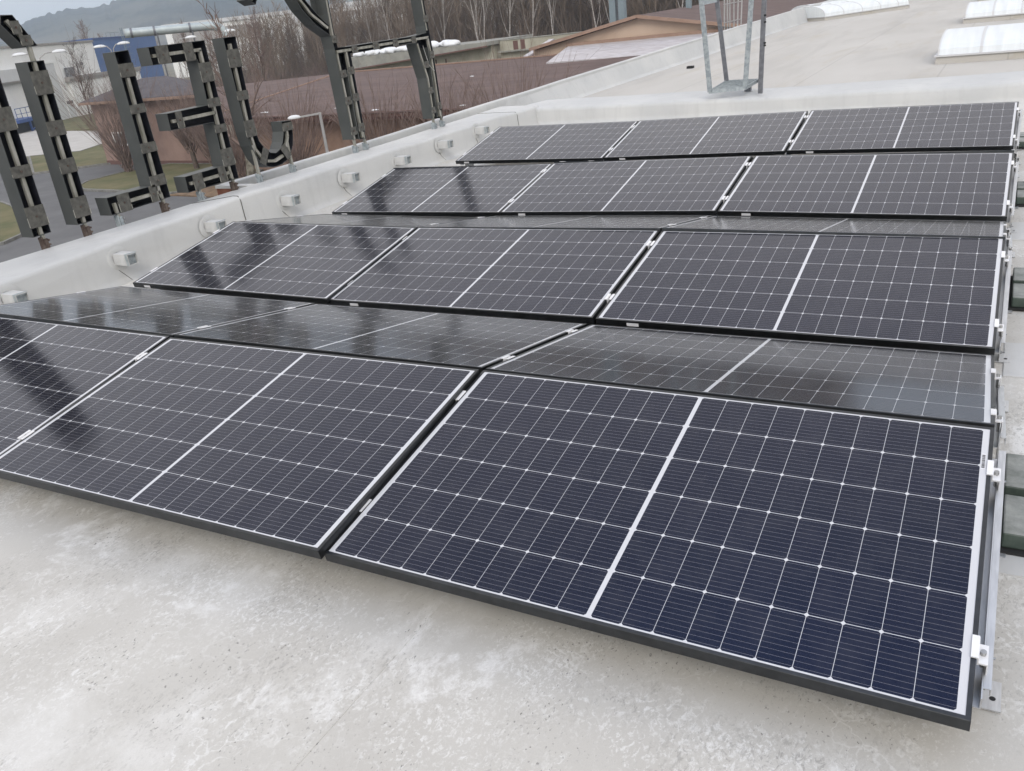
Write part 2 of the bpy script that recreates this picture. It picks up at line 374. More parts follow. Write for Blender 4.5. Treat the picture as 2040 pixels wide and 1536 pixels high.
# overlapping membrane seams: welded strips lying on the roof
b = MB(); b.box(-5.95, -8.9, .0002, -1.40, 10.05, .0011)
struct(b.build('roof_membrane_sheet', 'roof'))
# parapet on the left: soft membrane over a wall, a little wavy
ZI = [(-9, .29), (1.4, .285), (2.2, .315), (3.2, .335), (4.1, .355), (6., .335), (7.3, .31), (8.5, .31), (10.3, .27)]
XO = [(-9, -6.69), (3., -6.70), (5, -6.745), (7, -6.79), (9, -6.87), (10.3, -6.93), (11.4, -7.0)]
def xi_at(y): return -6.0 - .029 * (y - 2.5)
ys = np.concatenate([np.linspace(-9, 0, 10), np.linspace(.2, 10.3, 60)])
P = []; NPROF = 0
for y in ys:
    zi = lerp_tab(ZI, y) + .004 * math.sin(y * 5.1); xi = xi_at(y) + .006 * math.sin(y * 3.3); xo = lerp_tab(XO, y)
    pr = [(xi + .06, -.002), (xi + .03, .012), (xi + .012, .05), (xi + .004, zi * .5), (xi, zi - .036), (xi - .007, zi - .014), (xi - .022, zi - .003), (xi - .05, zi + .001),
          ((xi + xo) / 2, (zi + .285) / 2 + .004), (xo + .03, .287), (xo + .006, .279), (xo, .262), (xo, -5.)]
    NPROF = len(pr); P += [(x, y, z) for x, z in pr]
b = MB(); b.grid(P, len(ys), NPROF)
o = b.build('parapet_wall', 'par', smooth=True); tag(o, 'low white parapet wall wrapped in membrane along the left roof edge', 'parapet')
o.data.polygons.foreach_set('use_smooth', [True] * len(o.data.polygons))
# welded joints on the parapet
for y in (3.95, 9.55):
    zt = lerp_tab(ZI, y) + .004 * math.sin(y * 5.1); xo = lerp_tab(XO, y); xi = xi_at(y) + .006 * math.sin(y * 3.3); xm = (xi + xo) / 2
    pp = [(xi + .02, .03), (xi + .008, zt * .5), (xi + .003, zt - .04), (xi - .02, zt + .001), (xi - .08, zt + .003), (xm, (zt + .285) / 2 + .006), (xo + .03, .289)]
    b = MB()
    for (x, z), (x2, z2) in zip(pp, pp[1:]): b.beam((x, y, z), (x2, y, z2), .006, .004)
    b.build('membrane_joint', 'plate', o)
# cross curb at the far end of this roof
xs = np.linspace(-6.62, 45, 90); P = []
for x in xs:
    zt = .235 + .012 * math.sin(x * .9 + .5) + .006 * math.sin(x * 2.7); yf = 10.16 + .012 * math.sin(x * 1.7)
    bulge = .03 * math.exp(-((x + 1.05) / .5) ** 2) - .02 * math.exp(-((x + 1.7) / .5) ** 2)
    pr = [(yf - .05, -.002), (yf - .02, .015), (yf - .006 - bulge, .07), (yf - bulge * .5, zt - .06), (yf + .012, zt - .025), (yf + .04, zt - .005), (yf + .09, zt), (10.8, zt - .004), (11.35, zt - .02), (11.7, .10), (12.2, .021), (12.25, .0)]
    P += [(x, y, z) for y, z in pr]
b = MB(); b.grid(P, len(xs), len(pr))
o = b.build('roof_curb', 'par', smooth=True); tag(o, 'low membrane covered curb crossing the roof behind the last panel row', 'curb')
# upper roof beyond
b = MB(); b.add([(-7.0, 11.9, .02), (45, 11.9, .02), (45, 130, .02), (-7.0, 130, .02), (-7.0, 11.9, -5), (45, 11.9, -5), (45, 130, -5), (-7., 130, -5)], [(0, 1, 2, 3), (1, 5, 6, 2), (2, 6, 7, 3), (4, 7, 6, 5)])
struct(b.build('upper_roof', 'uproof'))
# outer edge wall, from the corner by the letters to the far end
ZT = [(4.7, .295), (7, .30), (11, .35), (15, .40), (20, .435), (26, .485), (36, .535), (60, .57), (130, .6)]
ys = np.concatenate([np.linspace(4.74, 12, 20), np.linspace(13, 130, 40)]); P = []
for y in ys:
    zt = lerp_tab(ZT, y); far = min(1., max(0., (y - 10.3) / 1.5))
    zb = .10 * (1 - far) + .019 * far; xb = -7.06 * (1 - far) + far * (-6.93)
    wob = .02 * math.sin(y * 1.9) * far
    P += [(x, y, z) for x, z in ((xb + .02 * far, zb), (xb - .02 + wob * .5, zb + .05), (-7.075 + wob * .4, zt - .05), (-7.08, zt - .012), (-7.088, zt), (-7.165, zt + .004), (-7.175, zt - .01), (-7.175, -5))]
b = MB(); b.grid(P, len(ys), 8)
ow = b.build('edge_wall', 'par', smooth=False); tag(ow, 'long low outer edge wall with pale cap running up to the far roof', 'wall')
b = MB(); b.add([(-7.07, 4.74, .10), (-6.6, 4.74, .10), (-6.6, 11, .10), (-7.07, 11, .10)], [(0, 1, 2, 3)]); b.build('gutter_floor', 'par', ow)
b = MB(); b.box(-7.18, 4.715, -.9, -6.705, 4.738, .262); b.build('rusty_fascia', 'rustp', ow)
b = MB(); b.box(-7.185, 4.705, .263, -6.705, 4.80, .292); b.build('end_cap', 'par', ow)

# ------------------------------------------------------------------ solar panels
PW, PH, PT = 1.755, 1.038, .035
PANELS = [
 (1,0,[-4.4227,0.5044,0.2472],[1.0,-0.0006,-0.0003],[0.0006,0.9837,0.1797]),
 (1,1,[-2.631,0.4911,0.2635],[0.9999,0.0114,0.0033],[-0.0118,0.9872,0.1592]),
 (1,2,[-0.8762,0.5265,0.2481],[1.0,0.0021,-0.0008],[-0.0019,0.9853,0.1707]),
 (2,0,[-4.41,1.5234,0.2587],[0.9999,0.007,-0.0099],[-0.0087,0.9833,-0.1818]),
 (2,1,[-2.656,1.5475,0.2445],[0.9999,0.0157,-0.003],[-0.0159,0.9822,-0.187]),
 (2,2,[-0.8814,1.5688,0.2382],[1.0,0.0075,-0.0012],[-0.0076,0.9826,-0.1856]),
 (3,0,[-4.4138,2.6377,0.2454],[0.9999,0.0081,-0.0123],[-0.0059,0.9859,0.1671]),
 (3,1,[-2.6652,2.6628,0.2331],[1.0,-0.0048,0.008],[0.0033,0.9845,0.1755]),
 (3,2,[-0.885,2.6366,0.2439],[1.0,0.0011,-0.0017],[-0.0007,0.9847,0.1741]),
 (4,0,[-4.4271,3.6863,0.2292],[0.9999,0.0056,-0.0088],[-0.0071,0.9829,-0.1838]),
 (4,1,[-2.6539,3.6799,0.2426],[0.9999,-0.0073,0.0138],[0.0095,0.9853,-0.1708]),
 (4,2,[-0.8834,3.6494,0.2526],[1.0,-0.0053,-0.0074],[0.0039,0.9842,-0.1772]),
 (5,0,[-4.4243,4.8053,0.2328],[1.0,-0.0013,0.0067],[0.0001,0.9835,0.181]),
 (5,1,[-2.6592,4.7947,0.2545],[0.9999,-0.001,0.0136],[-0.0015,0.9832,0.1825]),
 (5,2,[-0.8738,4.7538,0.2645],[0.9999,-0.0032,-0.0109],[0.0052,0.9832,0.1827]),
 (6,0,[-4.4214,5.81,0.2345],[1.0,0.0,0.0],[0.0,0.9837,-0.1797]),
 (6,1,[-2.6495,5.81,0.2533],[1.0,0.0,0.0],[0.0,0.9837,-0.1797]),
 (6,2,[-0.8718,5.8099,0.2635],[1.0,0.0013,-0.0002],[-0.0013,0.9837,-0.1798]),
 (7,0,[-4.4215,6.928,0.2745],[1.0,-0.0069,-0.0028],[0.0073,0.981,0.1939]),
 (7,1,[-2.6458,6.8983,0.2876],[0.9999,-0.0025,0.0108],[0.0003,0.9816,0.191]),
 (7,2,[-0.8659,6.8879,0.2971],[1.0,-0.0069,-0.0045],[0.0076,0.9814,0.1916])]
ROWN = {1: 'front row', 2: 'second row', 3: 'third row', 4: 'fourth row', 5: 'fifth row', 6: 'sixth row', 7: 'farthest row'}
COLN = ['left', 'middle', 'right']
def frame_mesh():
    prof = [(0, -PT), (0, -.0012), (.0012, 0), (.011, 0), (.011, -.007), (.003, -.0075), (.003, -PT + .002), (.028, -PT + .002), (.028, -PT)]
    b = MB(); n = len(prof)
    for d, z in prof:
        for sx, sy in ((-1, -1), (1, -1), (1, 1), (-1, 1)): b.v.append((sx * (PW / 2 - d), sy * (PH / 2 - d), z))
    for i in range(n):
        i2 = (i + 1) % n
        for j in range(4):
            j2 = (j + 1) % 4; b.f.append((i * 4 + j, i * 4 + j2, i2 * 4 + j2, i2 * 4 + j))
    return b
def make_panel():
    t = thing('solar_panel', '', 'solar panel', group='solar panels in rows on the flat roof')
    frame_mesh().build('frame', 'frame', t)
    b = MB(); b.box(-PW / 2 + .0085, -PH / 2 + .0085, -.0068, PW / 2 - .0085, PH / 2 - .0085, -.0016); b.build('glass', 'cells', t)
    return t
proto = make_panel(); PM = {}
LOOK = {(1, 2): 'with bluish cells in the near right corner', (1, 1): 'with greyish cells', (1, 0): 'cut off by the photo edge, with dark streaks',
        (3, 0): 'mirroring the dark sign letters', (5, 0): 'with two dark letter reflections', (2, 0): 'with faint letter reflections'}
for i, (r, c, cen, x, y) in enumerate(PANELS):
    t = proto if i == 0 else copy_tree(proto)
    X = Vector(x).normalized(); Yv = Vector(y); Z = X.cross(Yv).normalized(); Yv = Z.cross(X)
    m = Matrix.Identity(4)
    for k in range(3): m[k][0] = X[k]; m[k][1] = Yv[k]; m[k][2] = Z[k]; m[k][3] = cen[k]
    t.matrix_world = m; PM[(r, c)] = m
    tilt = 'tilted towards the viewer' if r % 2 else 'tilted away, seen flat'
    t['label'] = f'{COLN[c]} solar panel of the {ROWN[r]}, ' + LOOK.get((r, c), tilt)
    # white type stickers on the low front edge
    if r in (3, 5, 7) :
        sx = -PW / 2 + (.165 if c else .11); b = MB(); b.box(sx, -PH / 2 - .0012, -.029, sx + .062, -PH / 2 + .001, -.012)
        b.build('type_sticker', 'label', t)
# barcode label in the corner of the near right panel
pr = [o for o in COL.objects if o.get('label', '').startswith('right solar panel of the front row')][0]
b = MB(); b.box(PW / 2 - .0265, PH / 2 - .20, -.0016, PW / 2 - .0155, PH / 2 - .13, -.0010); bl = b.build('barcode_sticker', 'label', pr)
b = MB(); yy = PH / 2 - .195
while yy < PH / 2 - .135:
    hgt = random.choice((.0012, .002, .003)); b.box(PW / 2 - .025, yy, -.0010, PW / 2 - .017, yy + hgt, -.0007); yy += hgt + random.choice((.0012, .002))
b.build('barcode_print', 'ink', bl)

# ------------------------------------------------------------------ mounting rails with clamps
def rail(r, gap):
    """gap 0 = left end, 1, 2 = between panels, 3 = right end; built in the frame of the neighbouring panel"""
    c = min(gap, 2); m = PM[(r, c)].copy()
    sgn = 1 if gap == 3 else -1
    x0 = PW / 2 if gap == 3 else -PW / 2        # the panel edge
    where = ['along the left edge of the {}', 'between left and middle panels of the {}', 'between middle and right panels of the {}', 'along the right edge of the {}'][gap]
    t = thing('mounting_rail', 'aluminium rail with clamps ' + where.format(ROWN[r]), 'mounting rail', group='aluminium mounting rails under the panels', mat4=m)
    L0, L1 = (-.415, .48) if r % 2 else (-.47, .45)
    b = MB()
    if gap in (0, 3):
        e = lambda d: x0 + sgn * d
        def bx(d0, d1, z0, z1, ya=L0, yb=L1):
            a, q = sorted((e(d0), e(d1))); b.box(a, ya, z0, q, yb, z1)
        # C-shaped profile: floor, two webs, an outward lip
        bx(-.020, .020, -.088, -.085); bx(-.020, -.017, -.085, -.040); bx(.017, .020, -.085, -.052)
        FL0, FL1 = (L0 + .03, L1) if r % 2 else (L0, .21)
        bx(.0203, .036, -.0545, -.052, FL0, FL1); bx(.0338, .036, -.075, -.0545, FL0, FL1)
        b.build('rail_profile', 'alu', t)
        for yc in ((-.32, .325) if r % 2 else (-.385, .21)):
            k = MB(); a, q = sorted((e(-.011), e(.0045))); k.box(a, yc - .032, .0006, q, yc + .032, .0042)
            a, q = sorted((e(.0025), e(.0055))); k.box(a, yc - .032, -.02, q, yc + .032, .0006)
            a, q = sorted((e(.0055), e(.0245))); k.box(a, yc - .028, -.0225, q, yc + .028, -.018)
            a, q = sorted((e(.0220), e(.0245))); k.box(a, yc - .028, -.055, q, yc + .028, -.0225)
            cl = k.build('end_clamp', 'aluw', t)
            k = MB(); k.tube([(e(.0140), yc, -.018), (e(.0140), yc, -.008)], .0065, 10); k.tube([(e(.0140), yc, -.060), (e(.0140), yc, -.018)], .004, 6)
            k.build('clamp_bolt', 'steel', cl)
        # feet at both ends
        for ye in (L0 + .15, L1 - .10):
            Mi = m.inverted(); p = m @ Vector((e(.0), ye, -.088))
            W = lambda v: tuple(Mi @ Vector(v)); dx = sgn
            def wb(k, xa, ya, za, xb, yb, zb):
                xa, xb = sorted((xa, xb)); k.hexa([W(q) for q in ((xa, ya, za), (xb, ya, za), (xb, yb, za), (xa, yb, za), (xa, ya, zb), (xb, ya, zb), (xb, yb, zb), (xa, yb, zb))])
            k = MB(); wb(k, p.x - dx * .035, p.y - .05, .003, p.x + dx * .066, p.y + .05, .007)
            ft = k.build('foot_plate', 'alu', t)
            k = MB(); wb(k, p.x + dx * .0215, p.y - .045, .0071, p.x + dx * .0245, p.y + .045, p.z + .028); k.build('foot_web', 'alu', ft)
            k = MB(); wb(k, p.x - dx * .035, p.y - .045, .0071, p.x - dx * .031, p.y + .045, max(.02, p.z - .002)); k.build('foot_web', 'alu', ft)
            for zz in (.035, max(.05, p.z + .008)):
                k = MB(); k.tube([W((p.x + dx * .0245, p.y - .01, zz)), W((p.x + dx * .031, p.y - .01, zz)), W((p.x + dx * .0311, p.y - .01, zz)), W((p.x + dx * .042, p.y - .01, zz))], [.0075, .0075, .0032, .0032], 8); k.build('foot_bolt', 'steel', ft)
            k = MB(); k.tube([W((p.x + dx * .048, p.y - .012, .0072)), W((p.x + dx * .048, p.y - .012, .0078))], .007, 12); k.build('bolt_hole', 'dark', ft)
    else:
        g0 = -PW / 2 - .0165; xm = -PW / 2 - .0085
        b.box(xm - .022, L0, -.088, xm + .022, L1, -.085); b.box(xm - .022, L0, -.085, xm - .019, L1, -.04); b.box(xm + .019, L0, -.085, xm + .022, L1, -.04)
        b.build('rail_profile', 'alu', t)
        for yc in ((-.30, .335) if r % 2 else (-.32, .31)):
            k = MB(); k.box(xm - .0185, yc - .03, .0022, xm - .0055, yc + .03, .005); k.box(xm + .0055, yc - .03, .0022, xm + .0185, yc + .03, .005)
            k.box(xm - .0065, yc - .03, -.018, xm - .0035, yc + .03, .0022); k.box(xm + .0035, yc - .03, -.018, xm + .0065, yc + .03, .0022); k.box(xm - .0065, yc - .03, -.021, xm + .0065, yc + .03, -.018)
            cl = k.build('middle_clamp', 'aluw', t)
            k = MB(); k.tube([(xm, yc, -.018), (xm, yc, .003)], .0055, 8); k.build('clamp_bolt', 'steel', cl)
    return t
for r in range(1, 8):
    for gp in range(4): rail(r, gp)

# ballast blocks and their mats beside the right rails
def ballast(y0, n, name):
    t = thing('ballast_stack', '', 'ballast', (.06, y0, .005), 'ballast block pairs beside the right rails')
    tag(t, f'two greenish ballast blocks on a black mat beside the {name}', 'ballast', 'ballast block pairs beside the right rails')
    b = MB(); b.box(-.02, -.018, 0, .72, .515, .009); b.build('rubber_mat', 'dark', t)
    for yy in (0, .275):
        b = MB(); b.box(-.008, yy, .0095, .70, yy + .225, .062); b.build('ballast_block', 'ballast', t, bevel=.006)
ballast(.905, 2, 'front row rail'); ballast(3.03, 2, 'third row rail'); ballast(5.16, 2, 'fifth row rail'); ballast(7.28, 2, 'farthest row rail')
for y0, y1, nm in ((.79, .90, 'just before the nearest ballast blocks'), (2.20, 2.58, 'beside the second row rail'), (4.30, 4.72, 'beside the fourth row rail')):
    b = MB(); b.box(.035, y0, .0002, 3., y1, .005); o = b.build('membrane_strip', 'par')
    tag(o, f'pale membrane strip welded on the roof {nm}', 'membrane strip', 'membrane strips at the right')
b = MB(); b.tube([(.165, 5.62, .0), (.165, 5.62, .12), (.165, 5.62, .15)], [.09, .06, .058], 14); o = b.build('roof_drain_hood', 'par', smooth=True)
tag(o, 'small pale round roof outlet hood behind the fifth row rail', 'roof outlet')

# ------------------------------------------------------------------ square tube stubs in the parapet
def stub(y, z, lab):
    t = thing('tube_stub', lab, 'tube stub', (xi_at(y) + .004, y, z), 'square tube stubs along the parapet')
    b = MB(); w_ = .044; L = .185
    O = [(-w_, -w_), (w_, -w_), (w_, w_), (-w_, w_)]; I = [(p * .9, q * .9) for p, q in O]
    v = [(0, p, q) for p, q in O] + [(L, p, q) for p, q in O] + [(L, p, q) for p, q in I] + [(L - .02, p, q) for p, q in I]
    f = [(i, (i + 1) % 4, 4 + (i + 1) % 4, 4 + i) for i in range(4)] + [(4 + i, 4 + (i + 1) % 4, 8 + (i + 1) % 4, 8 + i) for i in range(4)] + [(8 + i, 8 + (i + 1) % 4, 12 + (i + 1) % 4, 12 + i) for i in range(4)]
    b.add(v, f); b.build('tube', 'wstub', t)
    b = MB(); b.box(L - .024, -.0385, -.0385, L - .0205, .0385, .0385); b.build('end_plate', 'galv', t)
    b = MB(); b.box(L - .028, -w_ - .003, w_ - .014, L - .004, w_ + .003, w_ + .003); b.box(L - .028, -w_ - .003, -w_, L - .004, -w_ - .0005, w_ - .014); b.build('steel_clip', 'galv', t)
    b = MB(); ring = []
    for k in range(20):
        a = 2 * math.pi * k / 20
        ring.append((.006, .105 * math.cos(a), .10 * math.sin(a) - .005))
    v = ring + [(.016, p[1] * .72, p[2] * .72) for p in ring] + [(.011, p[1] * .5, p[2] * .5) for p in ring]
    b.add(v, [(i, (i + 1) % 20, 20 + (i + 1) % 20, 20 + i) for i in range(20)] + [(20 + i, 20 + (i + 1) % 20, 40 + (i + 1) % 20, 40 + i) for i in range(20)])
    b.build('membrane_collar', 'par', t, smooth=True)
    sy = random.uniform(-.03, .03); b = MB(); b.beam((.012, -.03 + sy, -.09), (.016, sy, -z + .07), .004, .003); b.beam((.016, sy, -z + .07), (.055, .03 + sy, -z + .012), .004, .003); b.build('membrane_crease', 'plate', t)
ORD = ['first', 'second', 'third', 'fourth', 'fifth', 'sixth', 'seventh', 'eighth']
for k, (y, z) in enumerate(((1.62, .185), (2.55, .195), (3.51, .20), (4.49, .195), (5.45, .21), (6.43, .20), (7.38, .21), (8.32, .225))):
    stub(y, z, f'{ORD[k]} square tube stub from the left along the parapet')

# ------------------------------------------------------------------ sign letters seen from behind
XB, DEP = -6.68, .155
def inset(poly, d):
    n = len(poly); ar = sum(poly[i][0] * poly[(i + 1) % n][1] - poly[(i + 1) % n][0] * poly[i][1] for i in range(n)); s = 1 if ar > 0 else -1
    out = []
    for i in range(n):
        p0, p1, p2 = Vector(poly[i - 1]), Vector(poly[i]), Vector(poly[(i + 1) % n])
        a = (p1 - p0).normalized(); c = (p2 - p1).normalized()
        na = Vector((-a.y, a.x)) * s; nc = Vector((-c.y, c.x)) * s; k = (na + nc)
        k = k / max(.3, (1 + na.dot(nc))); out.append((p1.x + k.x * d, p1.y + k.y * d))
    return out
def shell(t, poly, x0=XB, dep=DEP):
    L = t.location; f = lambda x: (lambda p: (x - L.x, p[0] - L.y, p[1] - L.z))
    inn = inset(poly, .004); n = len(poly); b = MB()
    A = [f(x0)(p) for p in poly]; B = [f(x0 - dep)(p) for p in poly]; I = [f(x0)(p) for p in inn]
    b.add(A + B + I, [(i, (i + 1) % n, n + (i + 1) % n, n + i) for i in range(n)] + [(i, (i + 1) % n, 2 * n + (i + 1) % n, 2 * n + i) for i in range(n)] + [tuple(range(n, 2 * n))])
    b.build('letter_shell', 'shell', t)
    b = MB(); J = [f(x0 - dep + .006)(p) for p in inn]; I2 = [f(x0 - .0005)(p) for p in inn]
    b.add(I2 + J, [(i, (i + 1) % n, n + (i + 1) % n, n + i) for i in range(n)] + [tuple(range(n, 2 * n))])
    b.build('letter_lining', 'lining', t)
def plates(t, L):
    o = t.location
    for y0, z0, y1, z1 in L:
        k = MB(); y0 -= .004; y1 += .004
        k.box(XB + .001 - o.x, y0 - o.y, z0 - o.z, XB + .005 - o.x, y1 - o.y, z1 - o.z)
        p = k.build('mounting_plate', 'plate', t)
        for ye in (y0, y1):
            k = MB(); k.box(XB + .0052 - o.x, ye - .003 - o.y, z0 + .01 - o.z, XB + .0075 - o.x, ye + .003 - o.y, z0 + (z1 - z0) * random.uniform(.3, .6) - o.z); k.build('edge_weld', 'bar', p)
        k = MB(); yc = (y0 + y1) / 2 - o.y; zc = (z0 + z1) / 2 - o.z; k.tube([(XB + .005 - o.x, yc, zc), (XB + .010 - o.x, yc, zc)], .009, 8); k.build('plate_bolt', 'rust', p)
def bars(t, segs, w_=.028, m='bar'):
    o = t.location; b = MB()
    for (y0, z0), (y1, z1) in segs: b.beam((XB - .02 - o.x, y0 - o.y, z0 - o.z), (XB - .02 - o.x, y1 - o.y, z1 - o.z), w_, .03, (1, 0, 0))
    b.build('support_bar', m, t)
def post(t, y, ztop, m='bar', rusty=True):
    o = t.location; zb = .276
    b = MB(); b.beam((XB - .02 - o.x, y - o.y, ztop - o.z), (XB - .02 - o.x, y + .008 - o.y, zb + .06 - o.z), .026, .026, (1, 0, 0)); p = b.build('post', m, t)
    b = MB(); b.beam((XB - .025 - o.x, y - .012 - o.y, zb + .10 - o.z), (XB - .025 - o.x, y - .008 - o.y, zb - .2 - o.z), .012, .05, (1, 0, 0)); b.beam((XB - .004 - o.x, y + .012 - o.y, zb + .085 - o.z), (XB - .004 - o.x, y + .014 - o.y, zb - .012 - o.z), .03, .018, (1, 0, 0))
    k = b.build('clamp_bracket', 'rust' if rusty else 'galv', p)
    b = MB()
    for zz in (.035, .07): b.tube([(XB + .0 - o.x, y + .03 - o.y, zb + zz - o.z), (XB + .012 - o.x, y + .034 - o.y, zb + zz - o.z)], .009, 6)
    b.build('bracket_bolt', 'rust' if rusty else 'steel', k)
G8 = 'grey metal sign letters seen from behind along the parapet'
def letter(y, lab): return thing('sign_letter', lab, 'sign letter', (XB, y, .3), G8)
# leftmost straight stroke of a letter running out of the photo
t = letter(2.44, 'leftmost sign letter, a plain upright stroke cut by the photo edge')
shell(t, [(2.36, .394), (2.515, .397), (2.522, 1.68), (2.372, 1.68)])
plates(t, [(2.36, 1.20, 2.52, 1.37), (2.36, .853, 2.515, .94), (2.36, .463, 2.515, .627)])
bars(t, [((2.438, .40), (2.446, 1.66))]); post(t, 2.437, .47)
# one more letter just outside the photo: the front panels mirror it
t = letter(1.6, 'tall sign letter stroke beyond the left photo edge, mirrored in the front panels')
shell(t, [(1.47, .394), (1.73, .396), (1.75, 2.35), (1.50, 2.35)])
plates(t, [(1.48, 1.2, 1.74, 1.36), (1.47, .47, 1.73, .62)]); bars(t, [((1.6, .41), (1.62, 2.3))]); post(t, 1.6, .47)
# I with a slanted accent above
t = letter(2.83, 'upright sign letter with a slanted accent piece on top')
shell(t, [(2.757, .393), (2.898, .391), (2.912, 1.661), (2.768, 1.663)])
shell(t, [(2.655, 1.936), (2.782, 1.766), (2.900, 1.767), (2.774, 1.996), (2.68, 2.0)])
plates(t, [(2.765, 1.415, 2.91, 1.59), (2.762, 1.10, 2.905, 1.215), (2.76, .805, 2.902, .92), (2.758, .445, 2.90, .61), (2.735, 1.86, 2.80, 1.955), (2.775, 1.775, 2.86, 1.85)])
bars(t, [((2.828, .40), (2.838, 1.80)), ((2.838, 1.79), (2.72, 1.96))]); post(t, 2.825, .47)
# L
t = letter(3.4, 'sign letter shaped like a mirrored L, low foot to the left')
shell(t, [(3.088, .388), (3.73, .402), (3.709, 1.667), (3.564, 1.663), (3.558, .540), (3.085, .541)])
plates(t, [(3.565, 1.455, 3.712, 1.565), (3.563, 1.155, 3.716, 1.23), (3.562, .82, 3.72, .905), (3.56, .525, 3.725, .62), (3.185, .388, 3.30, .543), (3.525, .396, 3.592, .543)])
bars(t, [((3.635, .42), (3.637, 1.45)), ((3.2, .463), (3.64, .468))]); post(t, 3.645, .46); post(t, 3.155, .48, rusty=False)
# E
t = letter(4.3, 'sign letter shaped like a mirrored E with three arms')
shell(t, [(3.941, .392), (4.586, .393), (4.567, 1.677), (3.917, 1.671), (3.917, 1.520), (4.43, 1.515), (4.42, 1.115), (3.929, 1.109), (3.924, .960), (4.442, .952), (4.437, .545), (3.941, .540)])
plates(t, [(4.425, 1.315, 4.572, 1.487), (4.425, 1.09, 4.575, 1.168), (4.435, .85, 4.578, .925), (4.435, .53, 4.582, .697), (3.99, 1.52, 4.12, 1.673), (4.30, 1.515, 4.405, 1.675), (4.02, .957, 4.085, 1.11), (4.03, .392, 4.14, .54), (4.35, .393, 4.435, .543)])
bars(t, [((4.505, .41), (4.497, 1.60)), ((3.95, 1.595), (4.51, 1.60)), ((3.975, 1.033), (4.5, 1.037)), ((4.0, .465), (4.5, .468))]); post(t, 4.512, .46); post(t, 4.08, .48, rusty=False)
# J
t = letter(5.1, 'sign letter shaped like a hook curling up to the right')
shell(t, [(4.802, 1.68), (4.826, .80), (4.845, .66), (4.899, .516), (4.95, .455), (5.018, .418), (5.08, .402), (5.145, .398), (5.22, .405), (5.289, .426), (5.34, .452), (5.377, .486), (5.437, .568), (5.472, .68), (5.48, .812), (5.337, .825), (5.338, .722), (5.295, .623), (5.24, .56), (5.165, .533), (5.09, .55), (5.032, .595), (4.972, .68), (4.942, .80), (4.966, 1.681)])
plates(t, [(4.803, 1.405, 4.962, 1.57), (4.808, 1.10, 4.955, 1.186), (4.815, .745, 4.95, .905), (5.337, .72, 5.48, .80)])
o_ = t.location
for (ya, za), (yb, zb) in (((4.945, .46), (5.035, .60)), ((5.345, .455), (5.27, .585))):
    k = MB(); k.beam((XB + .003, ya - o_.y, za - o_.z), (XB + .003, yb - o_.y, zb - o_.z), .085, .004, (1, 0, 0)); [None for _ in [0]]
    k.v = [(v[0] - o_.x, v[1], v[2]) for v in k.v]; k.build('mounting_plate', 'plate', t)
bars(t, [((4.884, 1.62), (4.878, .80)), ((4.878, .80), (4.90, .62)), ((4.90, .62), (4.98, .50)), ((5.03, .475), (5.14, .455)), ((5.14, .455), (5.27, .485)), ((5.34, .56), (5.395, .66)), ((5.395, .66), (5.405, .80))])
post(t, 4.872, .66, rusty=False); post(t, 5.372, .62, rusty=False)
# the big ornament-like letter on two double legs
t = letter(7.3, 'largest sign letter, two double legs joined by a crossbar')
shell(t, [(6.431, .45), (6.67, .418), (6.660, 1.365), (7.25, 1.372), (7.955, 1.378), (7.975, 1.37), (8.03, 1.18), (8.105, .936), (8.112, .43), (8.355, .40), (8.352, .95), (8.34, 1.25), (8.319, 1.475), (8.312, 1.56), (8.21, 3.0), (8.15, 3.0), (8.245, 1.56), (8.24, 1.475), (7.95, 1.456), (7.2, 1.452), (6.660, 1.446), (6.455, 1.452), (6.440, 1.62), (6.436, 3.0), (6.390, 3.0), (6.388, 1.80), (6.372, 1.688), (6.22, 1.80), (6.07, 1.95), (5.96, 2.10), (5.90, 2.30), (5.91, 2.55), (6.0, 2.8), (6.15, 3.0), (6.03, 3.0), (5.89, 2.8), (5.80, 2.55), (5.79, 2.28), (5.87, 2.05), (5.99, 1.86), (6.16, 1.70), (6.375, 1.575), (6.393, 1.443)])
pl = []
for z0, z1 in ((1.13, 1.21), (.835, .92), (.495, .585)): pl += [(6.418, z0, 6.515, z1), (6.565, z0 + .02, 6.668, z1 + .02)]
pl += [(8.10, 1.06, 8.2, 1.14), (8.112, .74, 8.2, .82), (8.255, 1.16, 8.345, 1.25), (8.27, .52, 8.35, .61), (8.115, .49, 8.2, .57), (6.70, 1.365, 6.79, 1.45), (7.10, 1.368, 7.2, 1.454), (7.5, 1.372, 7.59, 1.456), (7.9, 1.374, 7.985, 1.46), (8.225, 1.60, 8.315, 1.68), (6.385, 1.50, 6.455, 1.58)]
plates(t, pl)
bars(t, [((6.47, .45), (6.435, 1.39)), ((6.625, .44), (6.60, 1.39)), ((6.43, 1.408), (8.29, 1.418)), ((8.16, .45), (8.15, .93)), ((8.15, .93), (8.02, 1.36)), ((8.315, .43), (8.30, 1.20)), ((8.30, 1.20), (8.275, 1.42)), ((8.275, 1.50), (8.18, 2.9)), ((6.417, 1.50), (6.413, 2.2)), ((6.36, 1.66), (6.13, 1.81)), ((6.13, 1.81), (5.94, 2.02))])
k = MB(); k.box(-.150, 6.538 - 7.3, .44 - .3, -.001, 6.552 - 7.3, 1.20 - .3); k.build('inner_divider', 'shell', t)
k = MB(); k.box(-.150, 8.228 - 7.3, .43 - .3, -.001, 8.242 - 7.3, 1.30 - .3); k.build('inner_divider', 'shell', t)
k = MB(); k.box(-.14, 6.30 - 7.3, 1.62 - .3, -.135, 6.385 - 7.3, 2.0 - .3); k.build('inner_panel', 'shell', t)
for y in (6.462, 6.655, 8.145, 8.34): post(t, y, .50, rusty=False)
